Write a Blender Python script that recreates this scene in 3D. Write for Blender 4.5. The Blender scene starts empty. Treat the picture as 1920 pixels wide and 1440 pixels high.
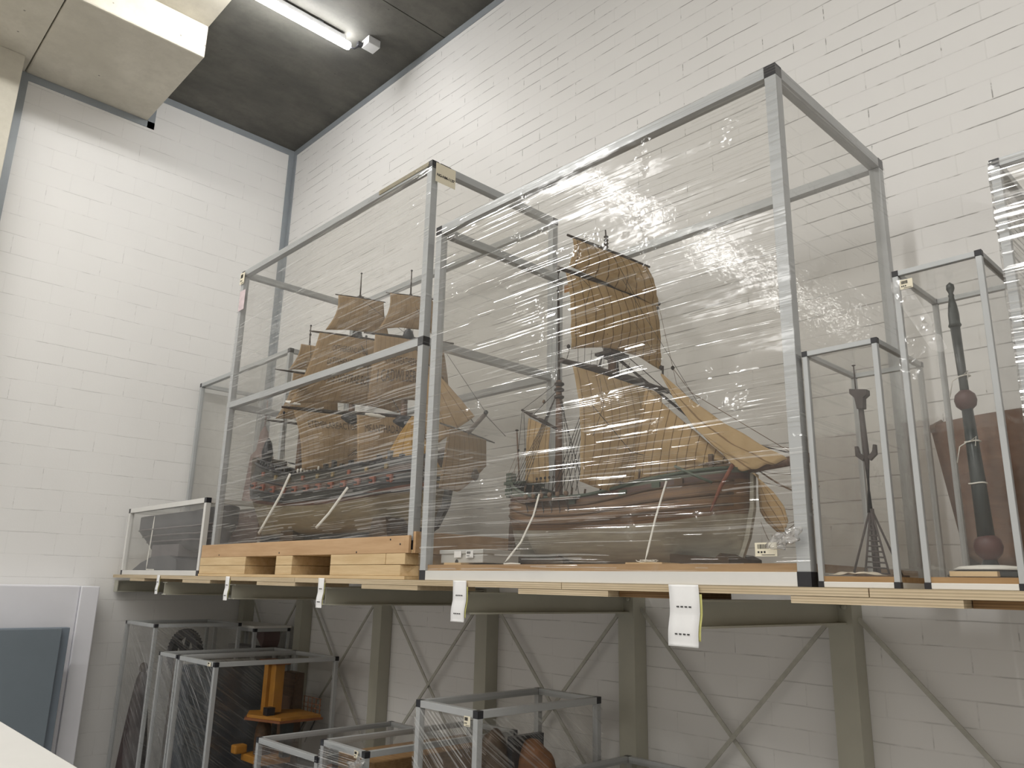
import bpy, bmesh, math, random
from mathutils import Vector, Matrix
random.seed(7)
PI = math.pi
sc = bpy.context.scene
COL = sc.collection

# ------------------------------------------------------------------ camera
cam_d = bpy.data.cameras.new('camera'); cam = bpy.data.objects.new('camera', cam_d); COL.objects.link(cam)
cam_d.sensor_width = 36.0; cam_d.lens = 1467.0 / 1920.0 * 36.0; cam_d.clip_start = 0.02
RX = Vector((0.69066, 0.72284, 0.02215)); RU = Vector((0.16530, -0.18760, 0.96824)); FW = Vector((-0.70404, 0.66506, 0.24905))
M = Matrix((( RX.x, RU.x, -FW.x, 6.133), (RX.y, RU.y, -FW.y, -2.961), (RX.z, RU.z, -FW.z, -0.0123), (0, 0, 0, 1)))
cam.matrix_world = M
sc.camera = cam
# ------------------------------------------------------------------ world, exposure
w = bpy.data.worlds.new('world'); sc.world = w; w.use_nodes = True
w.node_tree.nodes['Background'].inputs[0].default_value = (0.9, 0.95, 1.0, 1)
w.node_tree.nodes['Background'].inputs[1].default_value = 0.02
vs = sc.view_settings
vs.view_transform = 'Standard'; vs.look = 'None'; vs.exposure = 0.66; vs.gamma = 1.0; vs.use_curve_mapping = False
TUBE_POWER = 19.0      # watts per metre of aisle luminaire
sc.cycles.transparent_max_bounces = 32
sc.cycles.max_bounces = 7
sc.cycles.diffuse_bounces = 4
sc.cycles.glossy_bounces = 2
sc.cycles.use_adaptive_sampling = True
sc.cycles.adaptive_threshold = 0.02
sc.cycles.use_denoising = True
sc.cycles.sample_clamp_indirect = 6.0

# ------------------------------------------------------------------ materials
def new_mat(name):
    m = bpy.data.materials.new(name); m.use_nodes = True
    nt = m.node_tree; nt.nodes.clear()
    return m, nt, nt.nodes, nt.links
def nd(nt, kind, **kw):
    n = nt.nodes.new(kind)
    for k, v in kw.items():
        if k.startswith('i_'):
            key = k[2:]
            key = int(key) if key.isdigit() else key.replace('_', ' ')
            n.inputs[key].default_value = v
        else: setattr(n, k, v)
    return n
def math_n(nt, op, a, b=None, c=None, clamp=False):
    n = nt.nodes.new('ShaderNodeMath'); n.operation = op; n.use_clamp = clamp
    for i, v in enumerate((a, b, c)):
        if v is None: continue
        if isinstance(v, (int, float)): n.inputs[i].default_value = v
        else: nt.links.new(v, n.inputs[i])
    return n.outputs[0]
def mixc(nt, fac, a, b):
    n = nt.nodes.new('ShaderNodeMix'); n.data_type = 'RGBA'
    for idx, v in ((0, fac), (6, a), (7, b)):
        if isinstance(v, (int, float)): n.inputs[idx].default_value = v
        elif isinstance(v, tuple): n.inputs[idx].default_value = (*v, 1) if len(v) == 3 else v
        else: nt.links.new(v, n.inputs[idx])
    return n.outputs[2]
def ramp(nt, fac, lo, hi):
    n = nt.nodes.new('ShaderNodeMapRange'); n.clamp = True
    n.inputs[1].default_value = lo; n.inputs[2].default_value = hi
    nt.links.new(fac, n.inputs[0]); return n.outputs[0]
def noise(nt, vec, scale, detail=3, rough=0.5, scl=None):
    if scl:
        mp = nt.nodes.new('ShaderNodeMapping'); mp.inputs['Scale'].default_value = scl
        nt.links.new(vec, mp.inputs[0]); vec = mp.outputs[0]
    n = nt.nodes.new('ShaderNodeTexNoise'); n.inputs['Scale'].default_value = scale
    n.inputs['Detail'].default_value = detail; n.inputs['Roughness'].default_value = rough
    nt.links.new(vec, n.inputs['Vector']); return n.outputs[0]
def princ(nt, color, rough, metal=0.0, bump=None, bstr=0.3, bdist=0.01, spec=0.5):
    p = nt.nodes.new('ShaderNodeBsdfPrincipled'); o = nt.nodes.new('ShaderNodeOutputMaterial')
    if isinstance(color, tuple): p.inputs['Base Color'].default_value = (*color, 1)
    else: nt.links.new(color, p.inputs['Base Color'])
    if isinstance(rough, (int, float)): p.inputs['Roughness'].default_value = rough
    else: nt.links.new(rough, p.inputs['Roughness'])
    p.inputs['Metallic'].default_value = metal
    p.inputs['Specular IOR Level'].default_value = spec
    if bump is not None:
        b = nt.nodes.new('ShaderNodeBump'); b.inputs['Strength'].default_value = bstr; b.inputs['Distance'].default_value = bdist
        nt.links.new(bump, b.inputs['Height']); nt.links.new(b.outputs[0], p.inputs['Normal'])
    nt.links.new(p.outputs[0], o.inputs[0]); return p
def fres(nt, f0=0.04, nrm=None):
    # Schlick reflectance that is the same from both sides of a thin sheet
    lw = nt.nodes.new('ShaderNodeLayerWeight'); lw.inputs[0].default_value = 0.5
    return math_n(nt, 'ADD', f0, math_n(nt, 'MULTIPLY', math_n(nt, 'POWER', lw.outputs['Facing'], 5.0), 0.9))
def objc(nt):
    return nt.nodes.new('ShaderNodeTexCoord').outputs['Object']
def mat_plain(name, color, rough=0.5, metal=0.0, var=0.12, scale=30, stretch=(1, 1, 1), bstr=0.0, spec=0.5, dark=None):
    m, nt, _, _ = new_mat(name)
    v = objc(nt); n = noise(nt, v, scale, 4, 0.6, stretch)
    c2 = dark if dark else tuple(x * (1 - 2 * var) for x in color)
    c = mixc(nt, ramp(nt, n, 0.3, 0.7), c2, color)
    princ(nt, c, rough, metal, n if bstr else None, bstr, 0.004, spec); return m
def mat_brick(name, axis, row, length, color, zoff=0.0, dk=0.62):
    m, nt, _, _ = new_mat(name)
    v = objc(nt); s = nt.nodes.new('ShaderNodeSeparateXYZ'); nt.links.new(v, s.inputs[0])
    wob = noise(nt, v, 3.5, 3)
    cb = nt.nodes.new('ShaderNodeCombineXYZ')
    nt.links.new(s.outputs[0 if axis == 'x' else 1], cb.inputs[0])
    zz = math_n(nt, 'ADD', s.outputs[2], math_n(nt, 'MULTIPLY', math_n(nt, 'SUBTRACT', wob, 0.5), 0.012))
    zz = math_n(nt, 'ADD', zz, zoff)
    nt.links.new(zz, cb.inputs[1])
    b = nt.nodes.new('ShaderNodeTexBrick')
    b.offset = 0.5; b.inputs['Scale'].default_value = 1.0
    b.inputs['Mortar Size'].default_value = 0.0022; b.inputs['Mortar Smooth'].default_value = 0.25
    b.inputs['Brick Width'].default_value = length; b.inputs['Row Height'].default_value = row
    b.inputs['Color1'].default_value = (0.45, 0.45, 0.45, 1); b.inputs['Color2'].default_value = (0.55, 0.55, 0.55, 1)
    nt.links.new(cb.outputs[0], b.inputs['Vector'])
    fac = b.outputs['Fac']
    fz = math_n(nt, 'FRACT', math_n(nt, 'DIVIDE', zz, row))
    dz = math_n(nt, 'MULTIPLY', math_n(nt, 'MINIMUM', fz, math_n(nt, 'SUBTRACT', 1.0, fz)), row)
    wide = math_n(nt, 'ADD', 0.0008, math_n(nt, 'MULTIPLY', noise(nt, v, 2.4, 3), 0.0028))
    bed = math_n(nt, 'LESS_THAN', dz, wide)
    near = math_n(nt, 'LESS_THAN', dz, 0.005)
    head = math_n(nt, 'MULTIPLY', fac, math_n(nt, 'SUBTRACT', 1.0, near))
    bb = ramp(nt, noise(nt, v, 1.5, 4, 0.7, (2.2, 2.2, 12.0)), 0.47, 0.56)
    hb = ramp(nt, noise(nt, v, 2.6, 3, 0.7, (4.0, 4.0, 4.0)), 0.56, 0.62)
    dark = math_n(nt, 'ADD', math_n(nt, 'MULTIPLY', bed, bb), math_n(nt, 'MULTIPLY', head, hb), None, True)
    base = mixc(nt, ramp(nt, noise(nt, v, 0.9, 4, 0.6), 0.3, 0.7), tuple(x * 0.95 for x in color), color)
    base = mixc(nt, 0.05, base, b.outputs['Color'])
    joint_fade = math_n(nt, 'ADD', 0.35, math_n(nt, 'MULTIPLY', ramp(nt, s.outputs[2], -0.4, 0.5), 0.65))   # joints get fainter towards the bottom of the wall
    dark = math_n(nt, 'MULTIPLY', dark, joint_fade)
    col = mixc(nt, math_n(nt, 'MULTIPLY', dark, dk), base, (0.12, 0.11, 0.10))
    fine = noise(nt, v, 90, 3)
    h = math_n(nt, 'SUBTRACT', math_n(nt, 'MULTIPLY', fine, 0.12), math_n(nt, 'ADD', math_n(nt, 'MULTIPLY', fac, 0.5), dark))
    princ(nt, col, 0.5, 0, h, 0.5, 0.005, 0.4)
    return m
def mat_concrete(name, c1, c2, c3, stripe=(1, 1, 1)):
    m, nt, _, _ = new_mat(name)
    v = objc(nt)
    a = noise(nt, v, 1.3, 6, 0.65, stripe); b = noise(nt, v, 9, 5, 0.7)
    vor = nt.nodes.new('ShaderNodeTexVoronoi'); vor.inputs['Scale'].default_value = 5.5; nt.links.new(v, vor.inputs['Vector'])
    pit = ramp(nt, vor.outputs['Distance'], 0.045, 0.03)
    c = mixc(nt, ramp(nt, a, 0.38, 0.62), c1, c2)
    c = mixc(nt, math_n(nt, 'MULTIPLY', ramp(nt, b, 0.45, 0.75), 0.5), c, c3)
    c = mixc(nt, math_n(nt, 'MULTIPLY', pit, 0.6), c, (0.05, 0.05, 0.045))
    princ(nt, c, 0.75, 0, b, 0.25, 0.01, 0.3); return m
def mat_wood(name, light, dark, axis='x', scale=1.0, rough=0.55, layers=False):
    m, nt, _, _ = new_mat(name)
    v = objc(nt)
    st = {'x': (1.2, 14, 14), 'y': (14, 1.2, 14), 'z': (14, 14, 1.2)}[axis]
    n = noise(nt, v, 3.0 * scale, 5, 0.65, st)
    c = mixc(nt, ramp(nt, n, 0.35, 0.68), dark, light)
    if layers:   # plywood edge plies
        s = nt.nodes.new('ShaderNodeSeparateXYZ'); nt.links.new(v, s.inputs[0])
        f = math_n(nt, 'FRACT', math_n(nt, 'MULTIPLY', s.outputs[2], 150))
        g = nt.nodes.new('ShaderNodeNewGeometry'); sg = nt.nodes.new('ShaderNodeSeparateXYZ'); nt.links.new(g.outputs['Normal'], sg.inputs[0])
        side = math_n(nt, 'LESS_THAN', math_n(nt, 'ABSOLUTE', sg.outputs[2]), 0.5)
        k = math_n(nt, 'MULTIPLY', math_n(nt, 'MULTIPLY', ramp(nt, f, 0.4, 0.55), side), 0.5)
        c = mixc(nt, k, c, tuple(x * 0.55 for x in dark))
    princ(nt, c, rough, 0, n, 0.15, 0.002, 0.3); return m
def mat_clear(name, haze=0.04, gloss=0.5, tint=(0.970, 0.968, 0.962), hazecol=(0.75, 0.76, 0.75)):
    # rigid acrylic: clear, faint dust, mirror-like glints
    m, nt, _, _ = new_mat(name)
    o = nt.nodes.new('ShaderNodeOutputMaterial')
    tr = nd(nt, 'ShaderNodeBsdfTransparent'); tr.inputs[0].default_value = (*tint, 1)
    df = nd(nt, 'ShaderNodeBsdfDiffuse'); df.inputs[0].default_value = (*hazecol, 1)
    v = objc(nt); n = noise(nt, v, 4, 5, 0.7)
    m1 = nt.nodes.new('ShaderNodeMixShader')
    nt.links.new(math_n(nt, 'MULTIPLY', ramp(nt, n, 0.3, 0.75), haze * 2), m1.inputs[0])
    nt.links.new(tr.outputs[0], m1.inputs[1]); nt.links.new(df.outputs[0], m1.inputs[2])
    gl = nd(nt, 'ShaderNodeBsdfGlossy'); gl.inputs['Roughness'].default_value = 0.06
    bm_ = nt.nodes.new('ShaderNodeBump'); bm_.inputs['Strength'].default_value = 0.15; bm_.inputs['Distance'].default_value = 0.02
    nt.links.new(n, bm_.inputs['Height']); nt.links.new(bm_.outputs[0], gl.inputs['Normal'])
    m2 = nt.nodes.new('ShaderNodeMixShader')
    nt.links.new(math_n(nt, 'MULTIPLY', fres(nt), gloss), m2.inputs[0])
    nt.links.new(m1.outputs[0], m2.inputs[1]); nt.links.new(gl.outputs[0], m2.inputs[2])
    nt.links.new(m2.outputs[0], o.inputs[0]); return m
def vmath(nt, op, a, b=None):
    n = nt.nodes.new('ShaderNodeVectorMath'); n.operation = op
    for k, v in enumerate((a, b)):
        if v is None: continue
        if isinstance(v, tuple): n.inputs[k].default_value = v
        elif isinstance(v, (int, float)): n.inputs['Scale'].default_value = v
        else: nt.links.new(v, n.inputs[k])
    return n.outputs[0]
def mat_film(name, amount=0.3, gloss=1.0, diag=0.0, bands=170, haze=0.01, spark=1.0, density=0.6, lo=-0.04, hi=0.48):
    # stretch wrap. UV in metres. The sheet is pulled into narrow flat pleats along the pull direction; every pleat has
    # its own tilt, and small crinkle facets sit in patches. Pleats scatter a little light; their white streaks also paint in reflections. The rest is clear.
    m, nt, _, _ = new_mat(name)
    o = nt.nodes.new('ShaderNodeOutputMaterial')
    uv = nt.nodes.new('ShaderNodeUVMap').outputs[0]
    mp = nt.nodes.new('ShaderNodeMapping'); mp.inputs['Rotation'].default_value = (0, 0, diag); nt.links.new(uv, mp.inputs[0]); uv = mp.outputs[0]
    s = nt.nodes.new('ShaderNodeSeparateXYZ'); nt.links.new(uv, s.inputs[0])
    patch = ramp(nt, noise(nt, uv, 1.0, 3, 0.6, (2.2, 3.0, 1)), 0.40, 0.62)
    slow = noise(nt, uv, 1.3, 2)
    act, tilt, opac = None, None, None
    for layer, (bn, ln, wob) in enumerate(((bands, 2.3, 0.02), (bands * 0.53, 1.3, 0.05))):
        v = math_n(nt, 'MULTIPLY', math_n(nt, 'ADD', s.outputs[1], math_n(nt, 'MULTIPLY', slow, wob)), bn)
        band = math_n(nt, 'FLOOR', v)
        w1 = nt.nodes.new('ShaderNodeTexWhiteNoise'); w1.noise_dimensions = '1D'; nt.links.new(band, w1.inputs['W'])
        uc = math_n(nt, 'ADD', math_n(nt, 'MULTIPLY', s.outputs[0], ln), math_n(nt, 'MULTIPLY', w1.outputs['Value'], 17.0))
        cb = nt.nodes.new('ShaderNodeCombineXYZ'); nt.links.new(math_n(nt, 'FLOOR', uc), cb.inputs[0]); nt.links.new(band, cb.inputs[1]); cb.inputs[2].default_value = layer * 3.7
        w2 = nt.nodes.new('ShaderNodeTexWhiteNoise'); w2.noise_dimensions = '3D'; nt.links.new(cb.outputs[0], w2.inputs['Vector'])
        sp = nt.nodes.new('ShaderNodeSeparateColor'); nt.links.new(w2.outputs['Color'], sp.inputs[0])
        al = math_n(nt, 'FRACT', uc)
        taper = math_n(nt, 'POWER', math_n(nt, 'MULTIPLY', math_n(nt, 'MULTIPLY', al, math_n(nt, 'SUBTRACT', 1.0, al)), 4.0), 0.5)
        wd = math_n(nt, 'MULTIPLY', taper, math_n(nt, 'ADD', 0.08, math_n(nt, 'MULTIPLY', sp.outputs[2], 0.22)))
        ds = math_n(nt, 'ABSOLUTE', math_n(nt, 'SUBTRACT', math_n(nt, 'FRACT', v), 0.5))
        inside = math_n(nt, 'LESS_THAN', ds, wd)
        dens = math_n(nt, 'ADD', density * 0.3, math_n(nt, 'MULTIPLY', patch, density))
        a = math_n(nt, 'MULTIPLY', inside, math_n(nt, 'LESS_THAN', sp.outputs[0], dens))
        t = math_n(nt, 'ADD', lo, math_n(nt, 'MULTIPLY', sp.outputs[1], hi - lo))
        az_ = math_n(nt, 'MULTIPLY', math_n(nt, 'MULTIPLY', math_n(nt, 'SUBTRACT', w2.outputs['Value'], 0.5), 0.22), a)
        azim = az_ if layer == 0 else math_n(nt, 'ADD', azim, az_)
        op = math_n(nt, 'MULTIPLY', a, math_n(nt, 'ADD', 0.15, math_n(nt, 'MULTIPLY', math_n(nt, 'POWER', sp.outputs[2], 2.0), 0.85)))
        act = a if act is None else math_n(nt, 'MAXIMUM', act, a)
        tilt = math_n(nt, 'MULTIPLY', t, a) if tilt is None else math_n(nt, 'ADD', math_n(nt, 'MULTIPLY', tilt, math_n(nt, 'SUBTRACT', 1.0, a)), math_n(nt, 'MULTIPLY', t, a))
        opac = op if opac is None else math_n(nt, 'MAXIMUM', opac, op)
    wav = math_n(nt, 'MULTIPLY', math_n(nt, 'SUBTRACT', noise(nt, uv, 1.0, 3, 0.6, (22, 40, 1)), 0.5), 0.16)
    g = nt.nodes.new('ShaderNodeNewGeometry')
    cz = nt.nodes.new('ShaderNodeCombineXYZ'); nt.links.new(math_n(nt, 'ADD', tilt, wav), cz.inputs[2])
    wav2 = math_n(nt, 'MULTIPLY', math_n(nt, 'SUBTRACT', noise(nt, uv, 1.0, 2, 0.5, (9, 60, 1)), 0.5), 0.22)
    cr_ = nt.nodes.new('ShaderNodeVectorMath'); cr_.operation = 'CROSS_PRODUCT'; nt.links.new(g.outputs['Normal'], cr_.inputs[0]); cr_.inputs[1].default_value = (0, 0, 1)
    tang = nt.nodes.new('ShaderNodeVectorMath'); tang.operation = 'SCALE'; nt.links.new(cr_.outputs[0], tang.inputs[0]); nt.links.new(math_n(nt, 'ADD', azim, wav2), tang.inputs['Scale'])
    vor = nt.nodes.new('ShaderNodeTexVoronoi'); vor.inputs['Scale'].default_value = 110; nt.links.new(uv, vor.inputs['Vector'])
    cr = ramp(nt, noise(nt, uv, 1.0, 3, 0.7, (5, 5, 1)), 0.60, 0.68)
    rv = vmath(nt, 'SUBTRACT', vor.outputs['Color'], (0.5, 0.5, 0.35))
    sc_ = nt.nodes.new('ShaderNodeVectorMath'); sc_.operation = 'SCALE'; nt.links.new(rv, sc_.inputs[0]); nt.links.new(math_n(nt, 'MULTIPLY', cr, 0.9 * spark), sc_.inputs['Scale'])
    nrm = vmath(nt, 'NORMALIZE', vmath(nt, 'ADD', vmath(nt, 'ADD', vmath(nt, 'ADD', g.outputs['Normal'], cz.outputs[0]), tang.outputs[0]), sc_.outputs[0]))
    tr = nd(nt, 'ShaderNodeBsdfTransparent'); tr.inputs[0].default_value = (0.995, 0.995, 0.995, 1)
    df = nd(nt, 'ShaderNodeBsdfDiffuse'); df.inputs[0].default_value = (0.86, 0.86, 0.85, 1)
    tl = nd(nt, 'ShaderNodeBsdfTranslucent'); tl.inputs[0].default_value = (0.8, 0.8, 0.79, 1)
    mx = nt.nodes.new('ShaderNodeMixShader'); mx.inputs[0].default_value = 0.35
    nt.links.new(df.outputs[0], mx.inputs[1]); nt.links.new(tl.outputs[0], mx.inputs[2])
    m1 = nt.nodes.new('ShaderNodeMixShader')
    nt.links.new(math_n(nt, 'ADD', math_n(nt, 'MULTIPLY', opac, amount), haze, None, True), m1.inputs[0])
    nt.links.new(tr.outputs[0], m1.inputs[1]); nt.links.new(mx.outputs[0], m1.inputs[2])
    gl = nd(nt, 'ShaderNodeBsdfGlossy'); gl.inputs['Roughness'].default_value = 0.15
    nt.links.new(nrm, gl.inputs['Normal'])
    m2 = nt.nodes.new('ShaderNodeMixShader')
    f = math_n(nt, 'MULTIPLY', math_n(nt, 'ADD', math_n(nt, 'MULTIPLY', fres(nt), 0.9), math_n(nt, 'MULTIPLY', math_n(nt, 'MAXIMUM', act, math_n(nt, 'MULTIPLY', cr, 0.5)), 0.15)), gloss, None, True)
    nt.links.new(f, m2.inputs[0]); nt.links.new(m1.outputs[0], m2.inputs[1]); nt.links.new(gl.outputs[0], m2.inputs[2])
    nt.links.new(m2.outputs[0], o.inputs[0]); return m
def mat_sail(name, c1, c2, seam, seam_w=0.07, grid=0.0):
    m, nt, _, _ = new_mat(name)
    o = nt.nodes.new('ShaderNodeOutputMaterial')
    uv = nt.nodes.new('ShaderNodeUVMap').outputs[0]; v = objc(nt)
    s = nt.nodes.new('ShaderNodeSeparateXYZ'); nt.links.new(uv, s.inputs[0])
    n = noise(nt, v, 16, 5, 0.65); n2 = noise(nt, v, 120, 3, 0.6)
    c = mixc(nt, ramp(nt, n, 0.3, 0.72), c2, c1)
    wv = math_n(nt, 'ADD', s.outputs[0], math_n(nt, 'MULTIPLY', n, 0.12))
    f = math_n(nt, 'ABSOLUTE', math_n(nt, 'SUBTRACT', math_n(nt, 'FRACT', wv), 0.5))
    line = ramp(nt, f, seam_w, seam_w * 0.35)
    c = mixc(nt, math_n(nt, 'MULTIPLY', line, 0.75), c, seam)
    sp = nt.nodes.new('ShaderNodeTexVoronoi'); sp.inputs['Scale'].default_value = 38; nt.links.new(v, sp.inputs['Vector'])
    c = mixc(nt, math_n(nt, 'MULTIPLY', ramp(nt, sp.outputs['Distance'], 0.10, 0.06), ramp(nt, n, 0.5, 0.6)), c, seam)
    b = nt.nodes.new('ShaderNodeBump'); b.inputs['Strength'].default_value = 0.5; b.inputs['Distance'].default_value = 0.006
    nt.links.new(math_n(nt, 'ADD', n, math_n(nt, 'MULTIPLY', n2, 0.3)), b.inputs['Height'])
    df = nt.nodes.new('ShaderNodeBsdfDiffuse'); nt.links.new(c, df.inputs[0]); nt.links.new(b.outputs[0], df.inputs['Normal'])
    tl = nt.nodes.new('ShaderNodeBsdfTranslucent'); nt.links.new(c, tl.inputs[0])
    mx = nt.nodes.new('ShaderNodeMixShader'); mx.inputs[0].default_value = 0.28
    nt.links.new(df.outputs[0], mx.inputs[1]); nt.links.new(tl.outputs[0], mx.inputs[2]); nt.links.new(mx.outputs[0], o.inputs[0])
    return m
def mat_hull(name, bands, plank=0.012, ports=None):
    # painted hull: colour by height (paint lines), thin plank seams. bands = [(z, colour)...] from below
    m, nt, _, _ = new_mat(name)
    v = objc(nt); s = nt.nodes.new('ShaderNodeSeparateXYZ'); nt.links.new(v, s.inputs[0])
    z = s.outputs[2]
    xs = math_n(nt, 'MULTIPLY', math_n(nt, 'POWER', math_n(nt, 'ABSOLUTE', s.outputs[0]), 2.0), 0.10)
    zc = math_n(nt, 'SUBTRACT', z, xs)
    n = noise(nt, v, 3.0, 5, 0.6, (2, 10, 18))
    c = None
    for z0, colr in bands:
        var = mixc(nt, ramp(nt, n, 0.3, 0.7), tuple(k * 0.62 for k in colr), colr)
        c = var if c is None else mixc(nt, ramp(nt, zc, z0 - 0.001, z0 + 0.001), c, var)
    f = math_n(nt, 'ABSOLUTE', math_n(nt, 'SUBTRACT', math_n(nt, 'FRACT', math_n(nt, 'MULTIPLY', zc, 1 / plank)), 0.5))
    line = ramp(nt, f, 0.07, 0.03)
    above = ramp(nt, zc, bands[1][0] - 0.001, bands[1][0] + 0.001) if len(bands) > 1 else 1.0
    c = mixc(nt, math_n(nt, 'MULTIPLY', math_n(nt, 'MULTIPLY', line, above), 0.6), c, (0.02, 0.015, 0.01))
    princ(nt, c, 0.45, 0, n, 0.2, 0.003); return m

WALL = (0.83, 0.82, 0.805)
m_wall_b = mat_brick('painted_brick', 'x', 0.0833, 0.29, WALL, 0.011, 0.6)
m_wall_l = mat_brick('painted_block', 'y', 0.146, 0.29, (0.85, 0.84, 0.82), 0.03, 0.2)
m_plaster = mat_plain('plaster', (0.74, 0.72, 0.69), 0.7, 0, 0.04, 2)
m_floor = mat_plain('floor_screed', (0.48, 0.47, 0.46), 0.5, 0, 0.08, 3)
m_ceil = mat_concrete('ceiling_concrete', (0.095, 0.093, 0.085), (0.15, 0.145, 0.128), (0.075, 0.073, 0.066), (1.8, 0.7, 1))
m_conc = mat_concrete('light_concrete', (0.55, 0.52, 0.44), (0.66, 0.625, 0.54), (0.47, 0.44, 0.375))
m_trim = mat_plain('grey_steel_trim', (0.33, 0.36, 0.385), 0.4, 0.1, 0.06, 4)
m_alu = mat_plain('anodised_aluminium', (0.47, 0.485, 0.49), 0.38, 0.2, 0.04, 6)
m_alu_w = mat_plain('white_rail', (0.72, 0.71, 0.68), 0.45, 0.1, 0.03, 6)
m_black = mat_plain('black_plastic', (0.02, 0.02, 0.025), 0.35, 0, 0.1, 20)
m_board = mat_wood('brown_baseboard', (0.42, 0.27, 0.135), (0.32, 0.19, 0.085), 'x', 1.0, 0.5)
m_clear = mat_clear('clear_acrylic', 0.004, 0.22)
m_hazy = mat_clear('hazy_acrylic', 0.028, 0.6, (0.985, 0.985, 0.98), (0.66, 0.64, 0.62))
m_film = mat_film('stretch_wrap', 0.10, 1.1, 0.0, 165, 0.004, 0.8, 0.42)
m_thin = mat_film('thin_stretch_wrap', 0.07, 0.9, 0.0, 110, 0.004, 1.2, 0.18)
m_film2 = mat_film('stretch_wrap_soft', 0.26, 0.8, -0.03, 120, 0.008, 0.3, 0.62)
m_film3 = mat_film('stretch_wrap_diagonal', 0.22, 0.9, 0.6, 130, 0.015, 1.0, 0.6)
m_film4 = mat_film('stretch_wrap_heavy', 0.3, 1.6, 0.0, 110, 0.03, 1.6, 0.9)
m_ply = mat_wood('birch_plywood', (0.68, 0.565, 0.40), (0.54, 0.43, 0.28), 'x', 1.0, 0.6, True)
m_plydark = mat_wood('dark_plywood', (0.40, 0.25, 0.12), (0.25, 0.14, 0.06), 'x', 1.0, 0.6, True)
m_pine = mat_wood('pine', (0.70, 0.53, 0.31), (0.58, 0.41, 0.22), 'x', 1.0, 0.6)
m_pined = mat_wood('okoume_board', (0.58, 0.385, 0.22), (0.47, 0.295, 0.155), 'x', 0.6, 0.5)
m_rack = mat_plain('olive_grey_rack_paint', (0.46, 0.45, 0.375), 0.45, 0.0, 0.05, 5)
m_brace = mat_plain('pale_grey_brace_paint', (0.52, 0.51, 0.45), 0.5)
m_paper = mat_plain('white_label_paper', (0.88, 0.88, 0.88), 0.6, 0, 0.02, 20)
m_cream = mat_plain('cream_label_paper', (0.80, 0.74, 0.58), 0.6, 0, 0.03, 20)
m_yell = mat_plain('yellow_backing', (0.70, 0.68, 0.25), 0.6)
m_ink = mat_plain('black_ink', (0.03, 0.03, 0.03), 0.6)
m_pink = mat_plain('pale_pink_label', (0.72, 0.60, 0.62), 0.6)
m_cotton = mat_plain('white_cotton_tape', (0.86, 0.84, 0.78), 0.8, 0, 0.05, 60)
m_greybox = mat_plain('grey_archive_card', (0.52, 0.52, 0.50), 0.7, 0, 0.03, 10)
m_panelw = mat_plain('white_melamine', (0.78, 0.78, 0.82), 0.35, 0, 0.02, 4)
m_blue = mat_plain('slate_blue_panel', (0.17, 0.205, 0.235), 0.45, 0, 0.04, 3)
m_blue2 = mat_plain('slate_blue_edge', (0.19, 0.23, 0.275), 0.45, 0, 0.04, 3)
m_fluo, nt, _, _ = new_mat('lit_tube')
e = nt.nodes.new('ShaderNodeEmission'); e.inputs[0].default_value = (1.0, 0.992, 0.975, 1); e.inputs[1].default_value = 34.0
o_ = nt.nodes.new('ShaderNodeOutputMaterial'); nt.links.new(e.outputs[0], o_.inputs[0])
m_fluo_v = m_fluo
m_white_pl = mat_plain('white_plastic', (0.75, 0.76, 0.77), 0.4, 0, 0.02, 10)

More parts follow.
